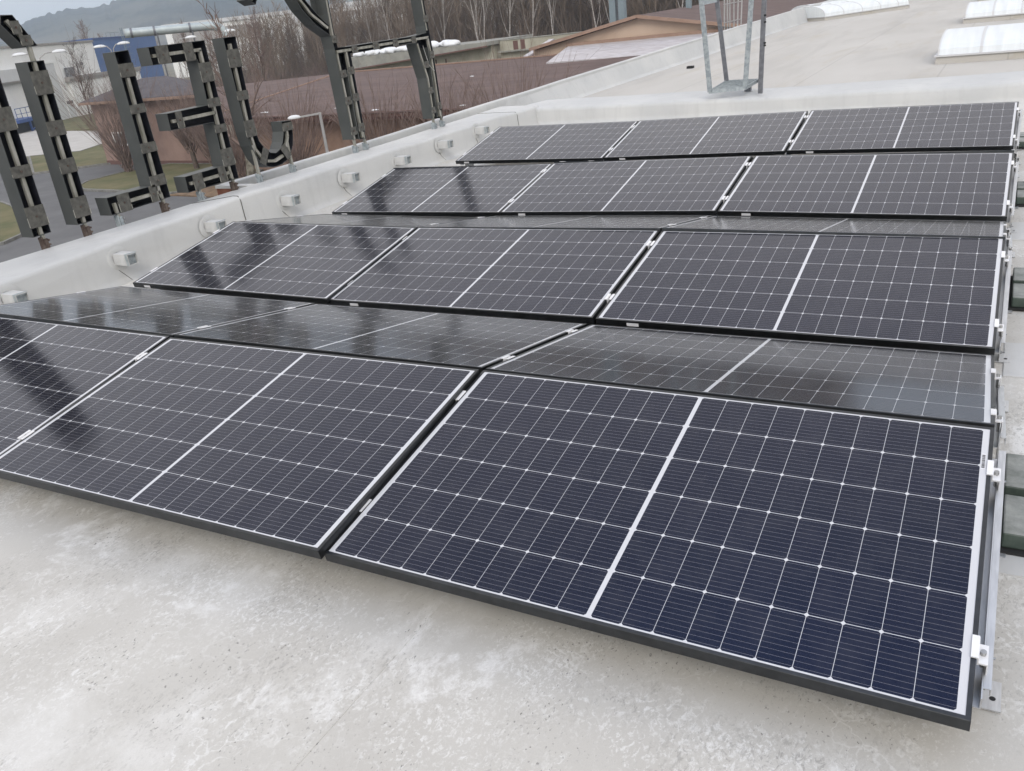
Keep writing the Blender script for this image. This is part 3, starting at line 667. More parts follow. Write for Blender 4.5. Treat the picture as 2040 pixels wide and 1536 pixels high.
b = MB(); b.tube([(XB - .03 + .02, 8.14, 1.33), (XB - .0, 8.20, 1.10), (XB + .01, 8.27, 1.02), (XB - .01, 8.33, 1.01)], .003, 5); b.v = [(v[0] - t.location.x, v[1] - t.location.y, v[2] - t.location.z) for v in b.v]; b.build('loose_cable', 'wstub', t)
# a slanted stroke end dipping into the photo at the top
t = letter(5.35, 'short slanted sign stroke dipping in at the top photo edge')
shell(t, [(5.235, 1.995), (5.33, 1.945), (5.47, 2.14), (5.38, 2.2)]); bars(t, [((5.29, 1.99), (5.42, 2.15))])

# ------------------------------------------------------------------ roof ladder landing (galvanised)
t = thing('roof_ladder_landing', 'galvanised steel ladder landing with open railing at the roof curb', 'ladder landing', (-3.3, 10.6, .24))
o = t.location; L = lambda x, y, z: (x - o.x, y - o.y, z - o.z)
PA, PBk, PC, PD = (-3.56, 10.14), (-3.66, 11.30), (-3.15, 10.36), (-2.955, 10.38)
ZB = .33
def flat(name, a, z0, b_, z1, w_, h_, m, up=(0, 1, 0)):
    k = MB(); k.beam(L(a[0], a[1], z0), L(b_[0], b_[1], z1), w_, h_, up); return k.build(name, m, t, bevel=.002)
flat('post', PA, ZB, (-3.655, 10.13), 1.47, .062, .028, 'galv'); flat('post', PBk, ZB, (-3.79, 11.28), 1.47, .06, .028, 'galvd')
flat('post', PC, ZB, (-3.045, 10.36), 1.75, .062, .028, 'galv'); flat('post', PD, .245, (-2.90, 10.38), 1.75, .06, .03, 'galvd')
k = MB(); k.beam(L(-3.655, 10.13, 1.44), L(-3.79, 11.28, 1.44), .03, .075); k.beam(L(-3.04, 10.36, 1.74), L(-2.9, 10.38, 1.74), .03, .06); k.beam(L(-3.17, 11.2, ZB), L(-2.955, 10.40, ZB + .02), .012, .045); k.build('top_rail', 'galv', t)
k = MB()
Q = [(-3.57, 10.13), (-3.14, 10.34), (-3.18, 11.22), (-3.67, 11.30)]
for i in range(4): k.beam(L(*Q[i], ZB), L(*Q[(i + 1) % 4], ZB), .012, .045)
for i in range(1, 15):
    s = i / 15; a = Vector(Q[0]).lerp(Vector(Q[3]), s); c = Vector(Q[1]).lerp(Vector(Q[2]), s); k.beam(L(a.x, a.y, ZB + .008), L(c.x, c.y, ZB + .008), .004, .022)
for i in range(1, 8):
    s = i / 8; a = Vector(Q[0]).lerp(Vector(Q[1]), s); c = Vector(Q[3]).lerp(Vector(Q[2]), s); k.beam(L(a.x, a.y, ZB + .012), L(c.x, c.y, ZB + .012), .004, .008)
k.build('grating', 'galv', t)
k = MB(); k.box(*L(-3.3, 10.9, .225), *L(-3.22, 10.98, ZB - .02)); k.build('support_leg', 'galvd', t)
k = MB()
for zz in (1.2, 1.12, .87, .84): k.tube([L(-2.905, 10.36, zz), L(-2.885, 10.35, zz)], .012, 8)
k.build('post_bolt', 'dark', t)
# rungs of the ladder poking above the far edge
t = thing('access_ladder', 'thin grey ladder rails rising beyond the outer edge wall', 'ladder', (-7.6, 26, -5))
for (y0, y1) in ((25.15, 25.2), (25.48, 25.5), (25.75, 25.75), (26.2, 26.2), (26.5, 26.8), (26.9, 27.25)):
    k = MB(); k.beam((0, y0 - 26, 4.6), (0, y1 - 26, 7.0), .035, .035); k.build('ladder_rail', 'pole', t)
k = MB()
for zz in (5.6, 6.1, 6.6): k.beam((0, -.9, zz), (0, 1.0, zz), .02, .02)
k.build('rung', 'pole', t)
k = MB(); k.box(-.3, -.95, -0., .25, 1.05, 4.62) ; k.build('base_tower', 'galvd', t)

# ------------------------------------------------------------------ skylights on the upper roof
def skylight(p0, p1, width, hgt, lab, bay=.63):
    p0 = Vector(p0); p1 = Vector(p1); d = (p1 - p0).normalized(); q = Vector((-d.y, d.x)); Ln = (p1 - p0).length
    t = thing('skylight', lab, 'skylight', (p0.x, p0.y, .02), 'white vaulted skylights on the upper roof')
    W = lambda u, v, z: (d.x * u + q.x * v, d.y * u + q.y * v, z)
    k = MB(); k.hexa([W(-.03, -.03, 0), W(Ln + .03, -.03, 0), W(Ln + .03, width + .03, 0), W(-.03, width + .03, 0), W(-.02, -.02, .11), W(Ln + .02, -.02, .11), W(Ln + .02, width + .02, .11), W(-.02, width + .02, .11)])
    k.build('curb', 'uproof', t)
    k = MB(); k.hexa([W(-.05, -.05, .111), W(Ln + .05, -.05, .111), W(Ln + .05, width + .05, .111), W(-.05, width + .05, .111), W(-.05, -.05, .135), W(Ln + .05, -.05, .135), W(Ln + .05, width + .05, .135), W(-.05, width + .05, .135)]); k.build('rim', 'domef', t)
    def arc(u, off):
        return [W(u, width / 2 - (width / 2 + off * .5) * math.cos(math.pi * i / 14), .136 + (hgt - .136 + off) * math.sin(math.pi * i / 14) ** .8) for i in range(15)]
    k = MB(); k.grid(arc(0, 0) + arc(Ln, 0), 2, 15)
    for u in (0, Ln): k.add(arc(u, 0), [tuple(range(15))])
    k.build('dome', 'dome', t)
    u = 0.
    while u < Ln + .01:
        k = MB(); a = max(0, u - .022); e = min(Ln, u + .022); k.grid(arc(a, .008) + arc(e, .008), 2, 15); k.grid(arc(a, .008) + arc(a, -.004), 2, 15); k.grid(arc(e, .008) + arc(e, -.004), 2, 15); k.build('rib', 'domef', t); u += bay
skylight((-1.17, 15.0), (3.87, 14.95), 2.5, .44, 'nearest white vaulted skylight at the right photo edge')
skylight((-1.27, 24.85), (4.4, 24.8), 2.6, .44, 'white vaulted skylight behind the nearest one, at the right')
skylight((-1.40, 35.8), (4.9, 35.7), 2.6, .44, 'white skylight sliver at the top right corner')
skylight((-6.25, 33.5), (-3.81, 37.1), 1.6, .5, 'white vaulted skylight set obliquely near the outer edge wall', .95)
skylight((-7.05, 36.6), (-4.6, 40.2), 1.6, .5, 'white vaulted skylight hidden behind the oblique one', .95)
for (x, y, lab) in ((-6.27, 17.75, 'small black box lying on the upper roof near the ladder landing'), (-6.6, 34.2, 'small black box beside the oblique skylight')):
    b = MB(); b.box(-.07, -.06, 0, .07, .06, .05); b.box(-.04, -.064, .012, .04, -.06, .038); o = b.build('black_box', 'dark', bevel=.01); o.location = (x, y, .021); tag(o, lab, 'box', 'small black boxes on the upper roof')

# ================================================================== the surroundings (ground is 5 m below the roof)
G0 = -5.0
def polysheet(name, pts, z, m, kind='structure', thick=0.):
    b = MB(); n = len(pts)
    b.v = [(x, y, z) for x, y in pts]; b.f = [tuple(range(n))]
    if thick: b.add([(x, y, z) for x, y in pts] + [(x, y, z - thick) for x, y in pts], [(i, (i + 1) % n, n + (i + 1) % n, n + i) for i in range(n)])
    o = b.build(name, m); o['kind'] = kind; return o
b = MB(); R0 = 2600
b.v = [(R0 * math.cos(a * math.pi / 32), R0 * math.sin(a * math.pi / 32), G0 - .02) for a in range(64)]; b.f = [tuple(range(64))]
struct(b.build('ground', 'field'))
polysheet('asphalt_yard', [(-6.0, -60), (-6.0, 33), (-36, 34.5), (-47, 34.5), (-55, 39), (-68, 50), (-62, 36), (-75, 30), (-140, 60), (-150, 20), (-90, -60)], G0 - .014, 'asphalt')
polysheet('concrete_yard', [(-66, 43.5), (-68.6, 48.), (-78, 56), (-90.5, 59.5), (-115, 76), (-118, 74), (-108, 60), (-96, 46), (-72, 42.4)], G0 - .008, 'conc')
def lawn(name, pts, kerb=True):
    polysheet(name, pts, G0 + .08, 'grass', thick=.1)
    if kerb:
        b = MB(); n = len(pts)
        for i in range(n):
            a = Vector((*pts[i], G0 + .05)); c = Vector((*pts[(i + 1) % n], G0 + .05)); b.beam(a, c, .14, .13)
        struct(b.build('lawn_kerb', 'kerb'))
lawn('lawn', [(-48.7, 25.9), (-46., 24.9), (-41.4, 22.5), (-37.3, 19.9), (-36.6, 18.6), (-37.5, 15), (-46, 10), (-58, 17), (-58, 22)])
lawn('lawn', [(-47.3, 29.9), (-48.3, 31.2), (-48.4, 34), (-47, 36.5), (-41, 35.7), (-36, 33.5), (-35.2, 30.5), (-36.9, 27.9), (-45.5, 28.9)])
lawn('lawn', [(-70.5, 41.8), (-66, 43.4), (-68.9, 48.6), (-53.8, 37.6), (-58.3, 34.2)])
lawn('lawn', [(-115.4, 75.8), (-114.2, 80.5), (-104, 82), (-80, 64), (-77.5, 56.3), (-83.4, 58.5), (-91., 59.4)], False)
polysheet('leaf_bed', [(-36.8, 27.6), (-35.2, 30.4), (-36, 33), (-20, 31.2), (-6.5, 29.5), (-6.5, 24.5), (-22, 26)], G0 + .05, 'mulch', thick=.08)
# hills
def hill(prof, dist, depth, zb, name):
    """prof: (azimuth deg, crest height)"""
    P = []; nv = 26; az = np.linspace(prof[0][0], prof[-1][0], 420)
    for a in az:
        h = np.interp(a, [p[0] for p in prof], [p[1] for p in prof]); h += .8 * math.sin(a * 2.9) + .8 * math.sin(a * 6.7 + 1) + .8 * math.sin(a * 15.) + .9 * math.sin(a * 37) + .7 * math.sin(a * 61)
        for j in range(nv):
            t = j / (nv - 1); d = dist - depth + 2 * depth * t
            s = math.sin(min(1, t * 1.0) * math.pi) ** 1.15 if t < .5 else math.cos((t - .5) * math.pi)
            r = math.radians(a); zz = zb + (h - zb) * s + 2.0 * s * math.sin(a * 1.5 + t * 9) * (1 - s)
            P.append((d * math.sin(r), d * math.cos(r), zz))
    b = MB(); b.grid(P, len(az), nv); return struct(b.build(name, 'hill', smooth=True))
hill([(-75, 30), (-66, 45), (-60, 60), (-57.2, 70), (-56.2, 77), (-54.4, 88), (-53.1, 86), (-52, 90), (-51.1, 98), (-49.6, 112), (-46, 128), (-43.9, 128), (-40, 88), (-36, 58), (-33, 42), (-28, 25), (-20, 10)], 1800, 900, -6, 'hills')
# ---------------------------------------------------------------- buildings
def wallface(a, e, z0, z1, th=.25):
    a = Vector((a[0], a[1])); e = Vector((e[0], e[1])); d = (e - a).normalized(); q = Vector((-d.y, d.x)) * th
    return [(a.x, a.y, z0), (e.x, e.y, z0), (e.x + q.x, e.y + q.y, z0), (a.x + q.x, a.y + q.y, z0), (a.x, a.y, z1), (e.x, e.y, z1), (e.x + q.x, e.y + q.y, z1), (a.x + q.x, a.y + q.y, z1)]
class Fr:  # wall frame: u along the wall, v out of it (towards us), z up
    def __init__(s, a, e): s.a = Vector((a[0], a[1])); s.d = (Vector((e[0], e[1])) - s.a).normalized(); s.n = Vector((s.d.y, -s.d.x)); s.L = (Vector((e[0], e[1])) - s.a).length
    def p(s, u, v, z): q = s.a + s.d * u + s.n * v; return (q.x, q.y, z)
    def bx(s, b, u0, v0, z0, u1, v1, z1):
        return b.hexa([s.p(u0, v1, z0), s.p(u1, v1, z0), s.p(u1, v0, z0), s.p(u0, v0, z0), s.p(u0, v1, z1), s.p(u1, v1, z1), s.p(u1, v0, z1), s.p(u0, v0, z1)])
def part(fr, name, m, parent, *boxes):
    b = MB()
    for q in boxes: fr.bx(b, *q)
    return b.build(name, m, parent)
# white hall with its blue end, left
F = Fr((-86, 28.2), (-115.9, 84.45)); hl = F.L
U = lambda x, y: (Vector((x, y)) - F.a).dot(F.d)
t = thing('white_hall', 'large white clad factory hall behind the lawn at the far left', 'factory hall')
part(F, 'wall', 'wwall', t, (0, -40, G0 - .1, hl, 0, 4.25)); part(F, 'roof_edge', 'wtrim', t, (-.3, -40.3, 4.25, hl, .18, 4.5))
u = U(-109.4, 71.9); part(F, 'folding_gate', 'wwall2', t, (u - 3.2, 0, G0, u + 1.6, .06, 2.05)); part(F, 'gate_frame', 'wwall', t, (u - 3.4, 0, 2.05, u + 1.8, .12, 2.3), (u + 1.6, 0, G0, u + 1.8, .12, 2.05))
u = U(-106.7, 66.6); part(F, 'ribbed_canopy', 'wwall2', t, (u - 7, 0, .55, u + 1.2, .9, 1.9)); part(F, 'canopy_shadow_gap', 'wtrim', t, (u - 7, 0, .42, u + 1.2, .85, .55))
u = U(-111.0, 75); part(F, 'louvre', 'glassd', t, (u - 1.8, 0, -3.2, u + 1., .05, -2.8)); part(F, 'low_wall_panel', 'wwall2', t, (u - 2., 0, G0, u + 1.5, .04, -3.3))
u = U(-113.5, 79.6); part(F, 'eave_lamp', 'glassd', t, (u, 0, 1.4, u + .25, .3, 1.8)); part(F, 'wall_lamp', 'glassd', t, (U(-106.6, 66.8) + 2, 0, -2.0, U(-106.6, 66.8) + 2.3, .3, -1.7))
u = U(-108.5, 70); b = MB(); b.tube([F.p(u, -2, 4.4), F.p(u, -2, 5.5), F.p(u + .3, -2, 5.9), F.p(u + .8, -2, 5.8), F.p(u + 1, -2, 5.2)], .22, 10); b.build('roof_vent_pipe', 'wwall', t, smooth=True)
part(F, 'roof_duct', 'galv', t, (u - 8, -3, 4.5, u - .4, -2.4, 4.85))
# solar modules on that hall
b = MB(); u = U(-104, 61)
for k in range(5): F.bx(b, u - 8 + k * 2.1, -3.0, 4.6, u - 6.1 + k * 2.1, -2.9, 5.6)
tag(b.build('roof_solar_array', 'frame'), 'small solar array standing on the white hall roof at far left', 'solar array')
t = thing('annex', 'low white annex with a flat brownish roof edge beside the blue hall', 'annex')
part(F, 'wall', 'wwall', t, (U(-111, 75.2), 0, G0 - .1, hl + 12, .5, -.2)); part(F, 'roof_edge', 'wtrim', t, (U(-111, 75.2) - .3, -.01, -.2, hl + 12.2, .8, .15), (U(-111, 75.2) - .4, 0, -.5, hl + 12, .7, -.2))
b = MB(); u = U(-111, 75.2); F.bx(b, u + .2, .1, .15, u + 1.6, .7, 1.3); ac = b.build('cooling_unit', 'glassd'); tag(ac, 'dark air cooling unit on the annex roof edge', 'cooling unit')
t = thing('blue_hall', 'blue clad hall section adjoining the white hall', 'factory hall')
part(F, 'wall', 'blue', t, (hl + .02, -38, G0 - .1, hl + 22.5, .05, 4.55)); part(F, 'roof_edge', 'blue2', t, (hl + .02, -38.1, 4.55, hl + 22.6, .15, 4.75))
u = hl + 9.; b = MB()
for du in (0, .6): b.beam(F.p(u + du, .5, -2), F.p(u + du, .5, 5.9), .07, .07)
z = -1.8
while z < 5.8: b.beam(F.p(u, .5, z), F.p(u + .6, .5, z), .05, .05); z += .35
for z in np.arange(-.5, 5.6, .9):
    b.beam(F.p(u, .5, z), F.p(u - .1, 1.2, z), .04, .05); b.beam(F.p(u + .6, .5, z), F.p(u + .7, 1.2, z), .04, .05); b.beam(F.p(u - .1, 1.2, z), F.p(u + .7, 1.2, z), .04, .05)
b.build('caged_ladder', 'mast', t)
part(F, 'roof_railing', 'mast', t, (u - 3.5, -.3, 5.3, u + 1., -.25, 5.36), (u - 3.5, -.3, 4.75, u - 3.45, -.25, 5.3), (u - 2, -.3, 4.75, u - 1.95, -.25, 5.3), (u - .5, -.3, 4.75, u - .45, -.25, 5.3))
# blue loading platform
t = thing('loading_platform', 'blue steel loading platform with railing against the white hall', 'loading platform')
u = U(-104.2, 62.4); part(F, 'deck', 'blue2', t, (u - 5, .06, -3.9, u + .6, 3.2, -3.55)); part(F, 'leg', 'blue2', t, (u + .3, 2.9, G0, u + .5, 3.1, -3.9)); part(F, 'leg', 'blue2', t, (u - 2.6, 2.9, G0, u - 2.4, 3.1, -3.9))
b = MB(); b.beam(F.p(u - 2.5, 3.05, -4.9), F.p(u + .4, 3.05, -4.0), .1, .1); b.build('brace', 'blue2', t)
part(F, 'railing', 'blue2', t, *[(u - 5 + k * 1.1, 3.1, -3.55, u - 4.95 + k * 1.1, 3.15, -2.3) for k in range(6)], (u - 5, 3.1, -2.35, u + .6, 3.15, -2.28), (u - 5, 3.1, -2.95, u + .6, 3.15, -2.9))
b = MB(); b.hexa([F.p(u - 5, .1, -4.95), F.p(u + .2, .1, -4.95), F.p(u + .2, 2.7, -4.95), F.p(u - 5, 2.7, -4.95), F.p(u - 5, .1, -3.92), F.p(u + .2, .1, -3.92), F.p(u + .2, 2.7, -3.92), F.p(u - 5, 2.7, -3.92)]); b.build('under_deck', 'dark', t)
# big duct
t = thing('exhaust_duct', 'large grey exhaust duct bending down beyond the blue hall', 'duct')
D0 = Vector((-87.5, 68.5, 4.12)); D1 = Vector((-81.7, 75.1, 3.92))
pts = [D0 + Vector((-.4, -.45, .02)), D0, D1, D1 + Vector((.55, .6, -.2)), D1 + Vector((.95, 1.05, -.75)), D1 + Vector((1.1, 1.2, -1.6)), D1 + Vector((1.1, 1.2, -7))]
b = MB(); b.tube(pts, .48, 20); b.build('duct_pipe', 'duct', t, smooth=True)
for f in (.02, .30, .74):
    c = D0.lerp(D1, f); d = (D1 - D0).normalized(); b = MB(); b.tube([c - d * .12, c + d * .12], .55, 20); b.build('flange', 'galvd', t)
for f in (.32, .76):
    c = D0.lerp(D1, f); b = MB()
    for s in (-.5, .5): b.beam((c.x + s * .7, c.y - s * .6, G0), (c.x + s * .7, c.y - s * .6, c.z - .3), .12, .12)
    b.build('support_leg', 'galvd', t)
# left pink building with brown roof
F = Fr((-54.5, 37.36), (-42.4, 35.96)); hl = F.L
t = thing('pink_workshop', 'pink rendered workshop with a slate brown roof behind the shrubs', 'workshop')
b = MB(); W4 = [(-54.5, 37.36), (-42.4, 35.96), (-49.8, 43.6), (-54.2, 44.1)]
b.prism([(x, y) for x, y in W4], lambda p: (p[0], p[1], G0 - .1), lambda p: (p[0], p[1], -.96)); b.build('wall', 'pink', t)
part(F, 'base_strip', 'bdark', t, (-.02, -.3, G0 - .1, hl + .02, .04, -4.75))
b = MB(); A4 = [(-55.0, 36.95, -.80), (-42.0, 35.42, -.80), (-49.6, 44.0, -.80), (-54.7, 44.6, -.80)]; R2 = [(-52.9, 40.8, .22), (-50.0, 40.4, .22)]; A4b = [(x, y, z - .15) for x, y, z in A4]
b.add(A4 + R2 + A4b, [(0, 1, 5, 4), (1, 2, 5), (2, 3, 4, 5), (3, 0, 4), (6, 9, 8, 7), (0, 6, 7, 1), (1, 7, 8, 2), (2, 8, 9, 3), (3, 9, 6, 0)]); b.build('roof', 'slate', t)
b = MB(); F.bx(b, -.4, .5, -.98, hl + .4, .62, -.82); b.build('gutter', 'peachd', t)
for uw in (1.7,):
    f_ = part(F, 'window', 'wwall', t, (uw, .0, -3.75, uw + 1.9, .07, -3.65), (uw, 0, -2.95, uw + 1.9, .07, -2.85), (uw, 0, -3.65, uw + .1, .07, -2.95), (uw + 1.8, 0, -3.65, uw + 1.9, .07, -2.95)); part(F, 'pane', 'glassd', f_, (uw + .1, .0, -3.65, uw + 1.8, .03, -2.95))
# long building with the brown roof
F = Fr((-39.3, 33.2), (-3.0, 28.9)); hl = F.L
t = thing('brown_roofed_building', 'long low building with a wide brown bitumen roof beside the shrubs', 'building')
part(F, 'wall', 'peachd', t, (1.2, -22, G0 - .1, hl, -.9, -2.1)); part(F, 'eave_board', 'bdark', t, (0, .0, -2.22, hl, .1, -1.98), (.6, -.9, -2.35, hl, .0, -2.22))
b = MB(); rz = -.82; A = F.p(-.3, .2, -2.02); B = F.p(hl, .2, -2.02); Cc = F.p(hl, -11.4, rz); Dd = F.p(-.2, -11.0, rz); E_ = F.p(hl, -23, -2.02); Fv = F.p(-.5, -22, -2.02)
b.add([A, B, Cc, Dd, E_, Fv], [(0, 1, 2, 3), (3, 2, 4, 5), (0, 3, 5)]); b.build('roof', 'broof', t)
b = MB(); b.add([A, Dd, (-50.2, 44.6, -1.0), (-42.35, 36.2, -1.62)], [(0, 1, 2), (0, 2, 3)]); b.build('side_roof', 'broof', t)
b = MB(); b.beam(Vector(Dd) + Vector((0, 0, .03)), Vector(Cc) + Vector((0, 0, .03)), .22, .07); b.beam(Vector(A) + Vector((0, 0, .02)), Vector(Dd) + Vector((0, 0, .03)), .10, .06); b.build('ridge_cap', 'peachd', t)
# little pale patches of old snow on that roof
def on_roof(u, s):  # s: 0 eave .. 1 ridge
    p = Vector(F.p(u, .2 - 11.6 * s, -2.02 + (rz + 2.02) * s)); return p
rnd = random.Random(5)
PATCH = [(4.2, .1, .5), (6.5, .08, .35), (9.7, .12, .5), (10.6, .13, .3), (13, .05, .4), (14.8, .38, .35), (16.2, .07, .45), (16.9, .22, .4), (18.3, .06, .3), (20.4, .28, .45), (13.9, .62, .3), (21.8, .12, .35)]
for k, (u, s, sz) in enumerate(PATCH[::2]):
    b = MB(); c = on_roof(u, s); n = 9; ring = []
    for i in range(n):
        a = 2 * math.pi * i / n; r = .75 * sz * rnd.uniform(.55, 1.1); q = on_roof(u + r * math.cos(a), s + r * .35 * math.sin(a) / 11.6); ring.append((q.x, q.y, q.z + .008))
    b.add(ring + [(c.x, c.y, c.z + .05)], [(i, (i + 1) % n, n) for i in range(n)])
    tag(b.build('snow_patch', 'bag'), 'small leftover snow patch on the brown bitumen roof', 'snow patch', 'snow patches on the brown roof')
# peach gabled house with a lean-to
t = thing('peach_gabled_house', 'peach rendered gabled house with brown trim and a pale lean-to roof', 'house')
x0, x1, xp, ye, yb, zp = -23.05, -11.0, -17.03, 43., 78., .62
b = MB(); b.prism([(x0, -5.1), (x1, -5.1), (x1, -.50), (xp, zp - .06), (x0, -.50)], lambda p: (p[0], ye, p[1]), lambda p: (p[0], yb, p[1])); b.build('wall', 'peach', t)
def slab(xa, za, xb, zb, th=.12, y0=ye - .35, y1=yb):
    return [(xa, y0, za), (xb, y0, zb), (xb, y1, zb), (xa, y1, za), (xa, y0, za + th), (xb, y0, zb + th), (xb, y1, zb + th), (xa, y1, za + th)]
b = MB(); b.hexa(slab(x0 - .3, -.50, xp, zp - .03)); b.hexa(slab(xp, zp - .03, x1 + .3, -.52)); b.build('roof', 'broof', t)
b = MB(); b.beam((x0 - .3, ye - .38, -.43), (xp, ye - .38, zp + .04), .05, .16); b.beam((xp, ye - .38, zp + .04), (x1 + .3, ye - .38, -.45), .05, .16); b.build('verge_trim', 'peachd', t)
b = MB(); b.box(-21.2, ye - .14, -.52, x1, ye - .005, -.30); b.box(x0, ye - .06, -1.35, -20.4, ye - .005, -1.08); b.build('trim_band', 'peachd', t)
b = MB(); b.hexa([(-21.0, 39.9, -1.08), (-10., 39.7, -1.12), (-10., ye - .01, -.50), (-21.1, ye - .01, -.50), (-21.0, 39.9, -1.0), (-10., 39.7, -1.04), (-10., ye - .01, -.43), (-21.1, ye - .01, -.43)]); b.build('lean_to_roof', 'silv', t)
b = MB(); b.box(-20.75, 40.25, -2.1, -10., ye - .02, -1.15); b.build('lean_to_wall', 'bdark', t)
b = MB(); b.box(-20.8, 40.15, -1.62, -10., 40.24, -1.48); b.build('sill_board', 'peachd', t)
for k in range(9):
    b = MB(); b.box(-20.2 + k * .78, 39.95, -1.19, -20.1 + k * .78, 40.3, -1.10); b.build('rafter_end', 'peachd', t)
b = MB(); b.box(-23.45, 43.3, -.95, -23.06, 44., -.45); b.build('eave_box', 'peach', t)
t = thing('small_side_roof', 'small maroon pitched roof with a pale verge left of the peach house', 'roof')
b = MB(); b.hexa([(-24.3, 43.2, -1.15), (-23.1, 43.2, -1.15), (-24.2, 50, -.42), (-25.6, 50, -.42), (-24.3, 43.2, -1.05), (-23.1, 43.2, -1.05), (-24.2, 50, -.34), (-25.6, 50, -.34)]); b.build('roof', 'bdark', t)
b = MB(); b.beam((-24.32, 43.1, -1.02), (-25.62, 50.1, -.31), .34, .09); b.build('verge', 'silv', t)
b = MB(); b.hexa([(-24.1, 43.6, G0), (-23.2, 43.6, G0), (-24.3, 49.8, G0), (-25.4, 49.8, G0), (-24.1, 43.6, -1.16), (-23.2, 43.6, -1.16), (-24.3, 49.8, -.45), (-25.4, 49.8, -.45)]); b.build('wall', 'peachd', t)
# concrete shed and wall by the wood
t = thing('concrete_shed', 'flat roofed grey concrete shed at the edge of the wood', 'shed')
b = MB(); b.hexa([(-52.5, 62, -1.62), (-37.3, 62, -.72), (-37.3, 70, -.72), (-52.5, 70, -1.62), (-52.5, 62, -.60), (-37.3, 62, -.43), (-37.3, 70, -.43), (-52.5, 70, -.60)]); b.build('roof_fascia', 'cgrey', t)
b = MB(); b.box(-52.2, 63, G0, -37.6, 70, -1.63); b.hexa([(-52.2, 63, -1.63), (-37.6, 63, -1.63), (-37.6, 69.8, -1.63), (-52.2, 69.8, -1.63), (-52.2, 63, -1.60), (-37.6, 63, -.76), (-37.6, 69.8, -.76), (-52.2, 69.8, -1.60)]); b.build('wall', 'cbeige', t)
b = MB(); b.beam((-52.4, 61.97, -1.63), (-37.35, 61.97, -.76), .1, .1); b.build('edge_strip', 'bdark', t)
for x in (-43.2, -42.2):
    b = MB(); b.box(x, 62.96, -1.9, x + .14, 63.01, -1.45); b.build('rust_stain_pipe', 'rust', t)
t = thing('stained_wall', 'stained beige concrete wall with a ledge before the birches', 'wall')
b = MB(); b.box(-37.25, 63.9, G0, -28., 64.3, -.52); b.build('wall_panel', 'cbeige', t)
b = MB(); b.box(-37.25, 63.5, -1.42, -28., 63.88, -1.32); b.build('ledge', 'cgrey', t)
b = MB(); b.box(-37.25, 63.85, -.52, -28., 64.35, -.46); b.build('coping', 'cgrey', t)
b = MB(); b.box(-36.0, 63.895, -1.3, -35.55, 63.90, -.62); b.box(-35.3, 63.895, -1.3, -34.9, 63.90, -.58); b.build('damp_stain', 'bdark', t)
rnd = random.Random(3)
SB = [(-51.0, .9), (-50.2, .8), (-49.3, 1.0), (-48.3, .9), (-47.5, 1.1), (-46.6, .9), (-45.7, 1.0), (-44.9, .9), (-43.0, 1.1), (-42.1, .9), (-41.2, 1.1)]
b0 = None
for k, (x, sc) in enumerate(SB):
    me = bpy.data.meshes.new('snow_heap'); bm = bmesh.new(); bmesh.ops.create_icosphere(bm, subdivisions=3, radius=.55)
    for v in bm.verts:
        n = 1 + .14 * math.sin(v.co.x * 7 + k) + .12 * math.sin(v.co.y * 9 + v.co.z * 5 + k * 2); v.co *= n; v.co.z = max(-.18, v.co.z * .62); v.co.x *= 1.15
    bm.to_mesh(me); bm.free(); me.polygons.foreach_set('use_smooth', [True] * len(me.polygons)); me.materials.append(MAT['bag'])
    o = bpy.data.objects.new('snow_heap', me); COL.objects.link(o); o.location = (x, 62.6 + (k % 2) * .5, -.60 + (x + 52.5) * .0112 + .17); o.scale = (sc, sc, sc * .9); o.rotation_euler.z = k * 1.3
    tag(o, 'rounded white heap lying on the concrete shed roof edge', 'white heap', 'white heaps on the concrete shed roof')
# far white halls behind the wood
def far_hall(a, e, z0, z1, depth, lab, strip=True):
    F = Fr(a, e); t = thing('distant_hall', lab, 'hall'); part(F, 'wall', 'wwall', t, (0, -depth, G0, F.L, 0, z1)); part(F, 'roof_edge', 'domef', t, (-.5, -depth, z1, F.L + .5, .5, z1 + .9))
    if strip: part(F, 'wall_band', 'wtrim', t, (F.L * .05, 0, z1 - 4.2, F.L * .72, .3, z1 - 1.2))
    return t
far_hall((-198, 168), (-172, 190.3), G0, 7.6, 60, 'distant pale hall left of the largest sign letter')
far_hall((-171.5, 189), (-120, 226), G0, 4.6, 40, 'distant low white hall seen through the largest sign letter')
far_hall((-168, 200.), (-142, 219.), G0, 8.0, 30, 'distant taller white block above the low white hall')
# blue-grey masts by the peach house
for x, wd, lab in ((-21.02, .95, 'thick blue grey double mast behind the peach house'), (-16.66, .28, 'thin blue grey mast behind the brown roof ridge')):
    t = thing('steel_mast', lab, 'mast', (x, 50, G0)); zt = 12
    if wd > .5:
        b = MB(); b.box(-wd / 2, -.2, 0, -.09, .2, zt); b.box(.10, -.2, 0, wd / 2, .2, zt); b.build('flange', 'mast', t); b = MB(); b.box(-.09, -.03, 0, .10, .03, zt); b.build('web', 'galvd', t)
    else: b = MB(); b.box(-wd / 2, -.12, 0, wd / 2, .12, zt); b.build('shaft', 'mast', t); b = MB(); b.box(-wd / 2 - .1, -.2, 0, wd / 2 + .1, .2, .2); b.build('base_plate', 'galvd', t)
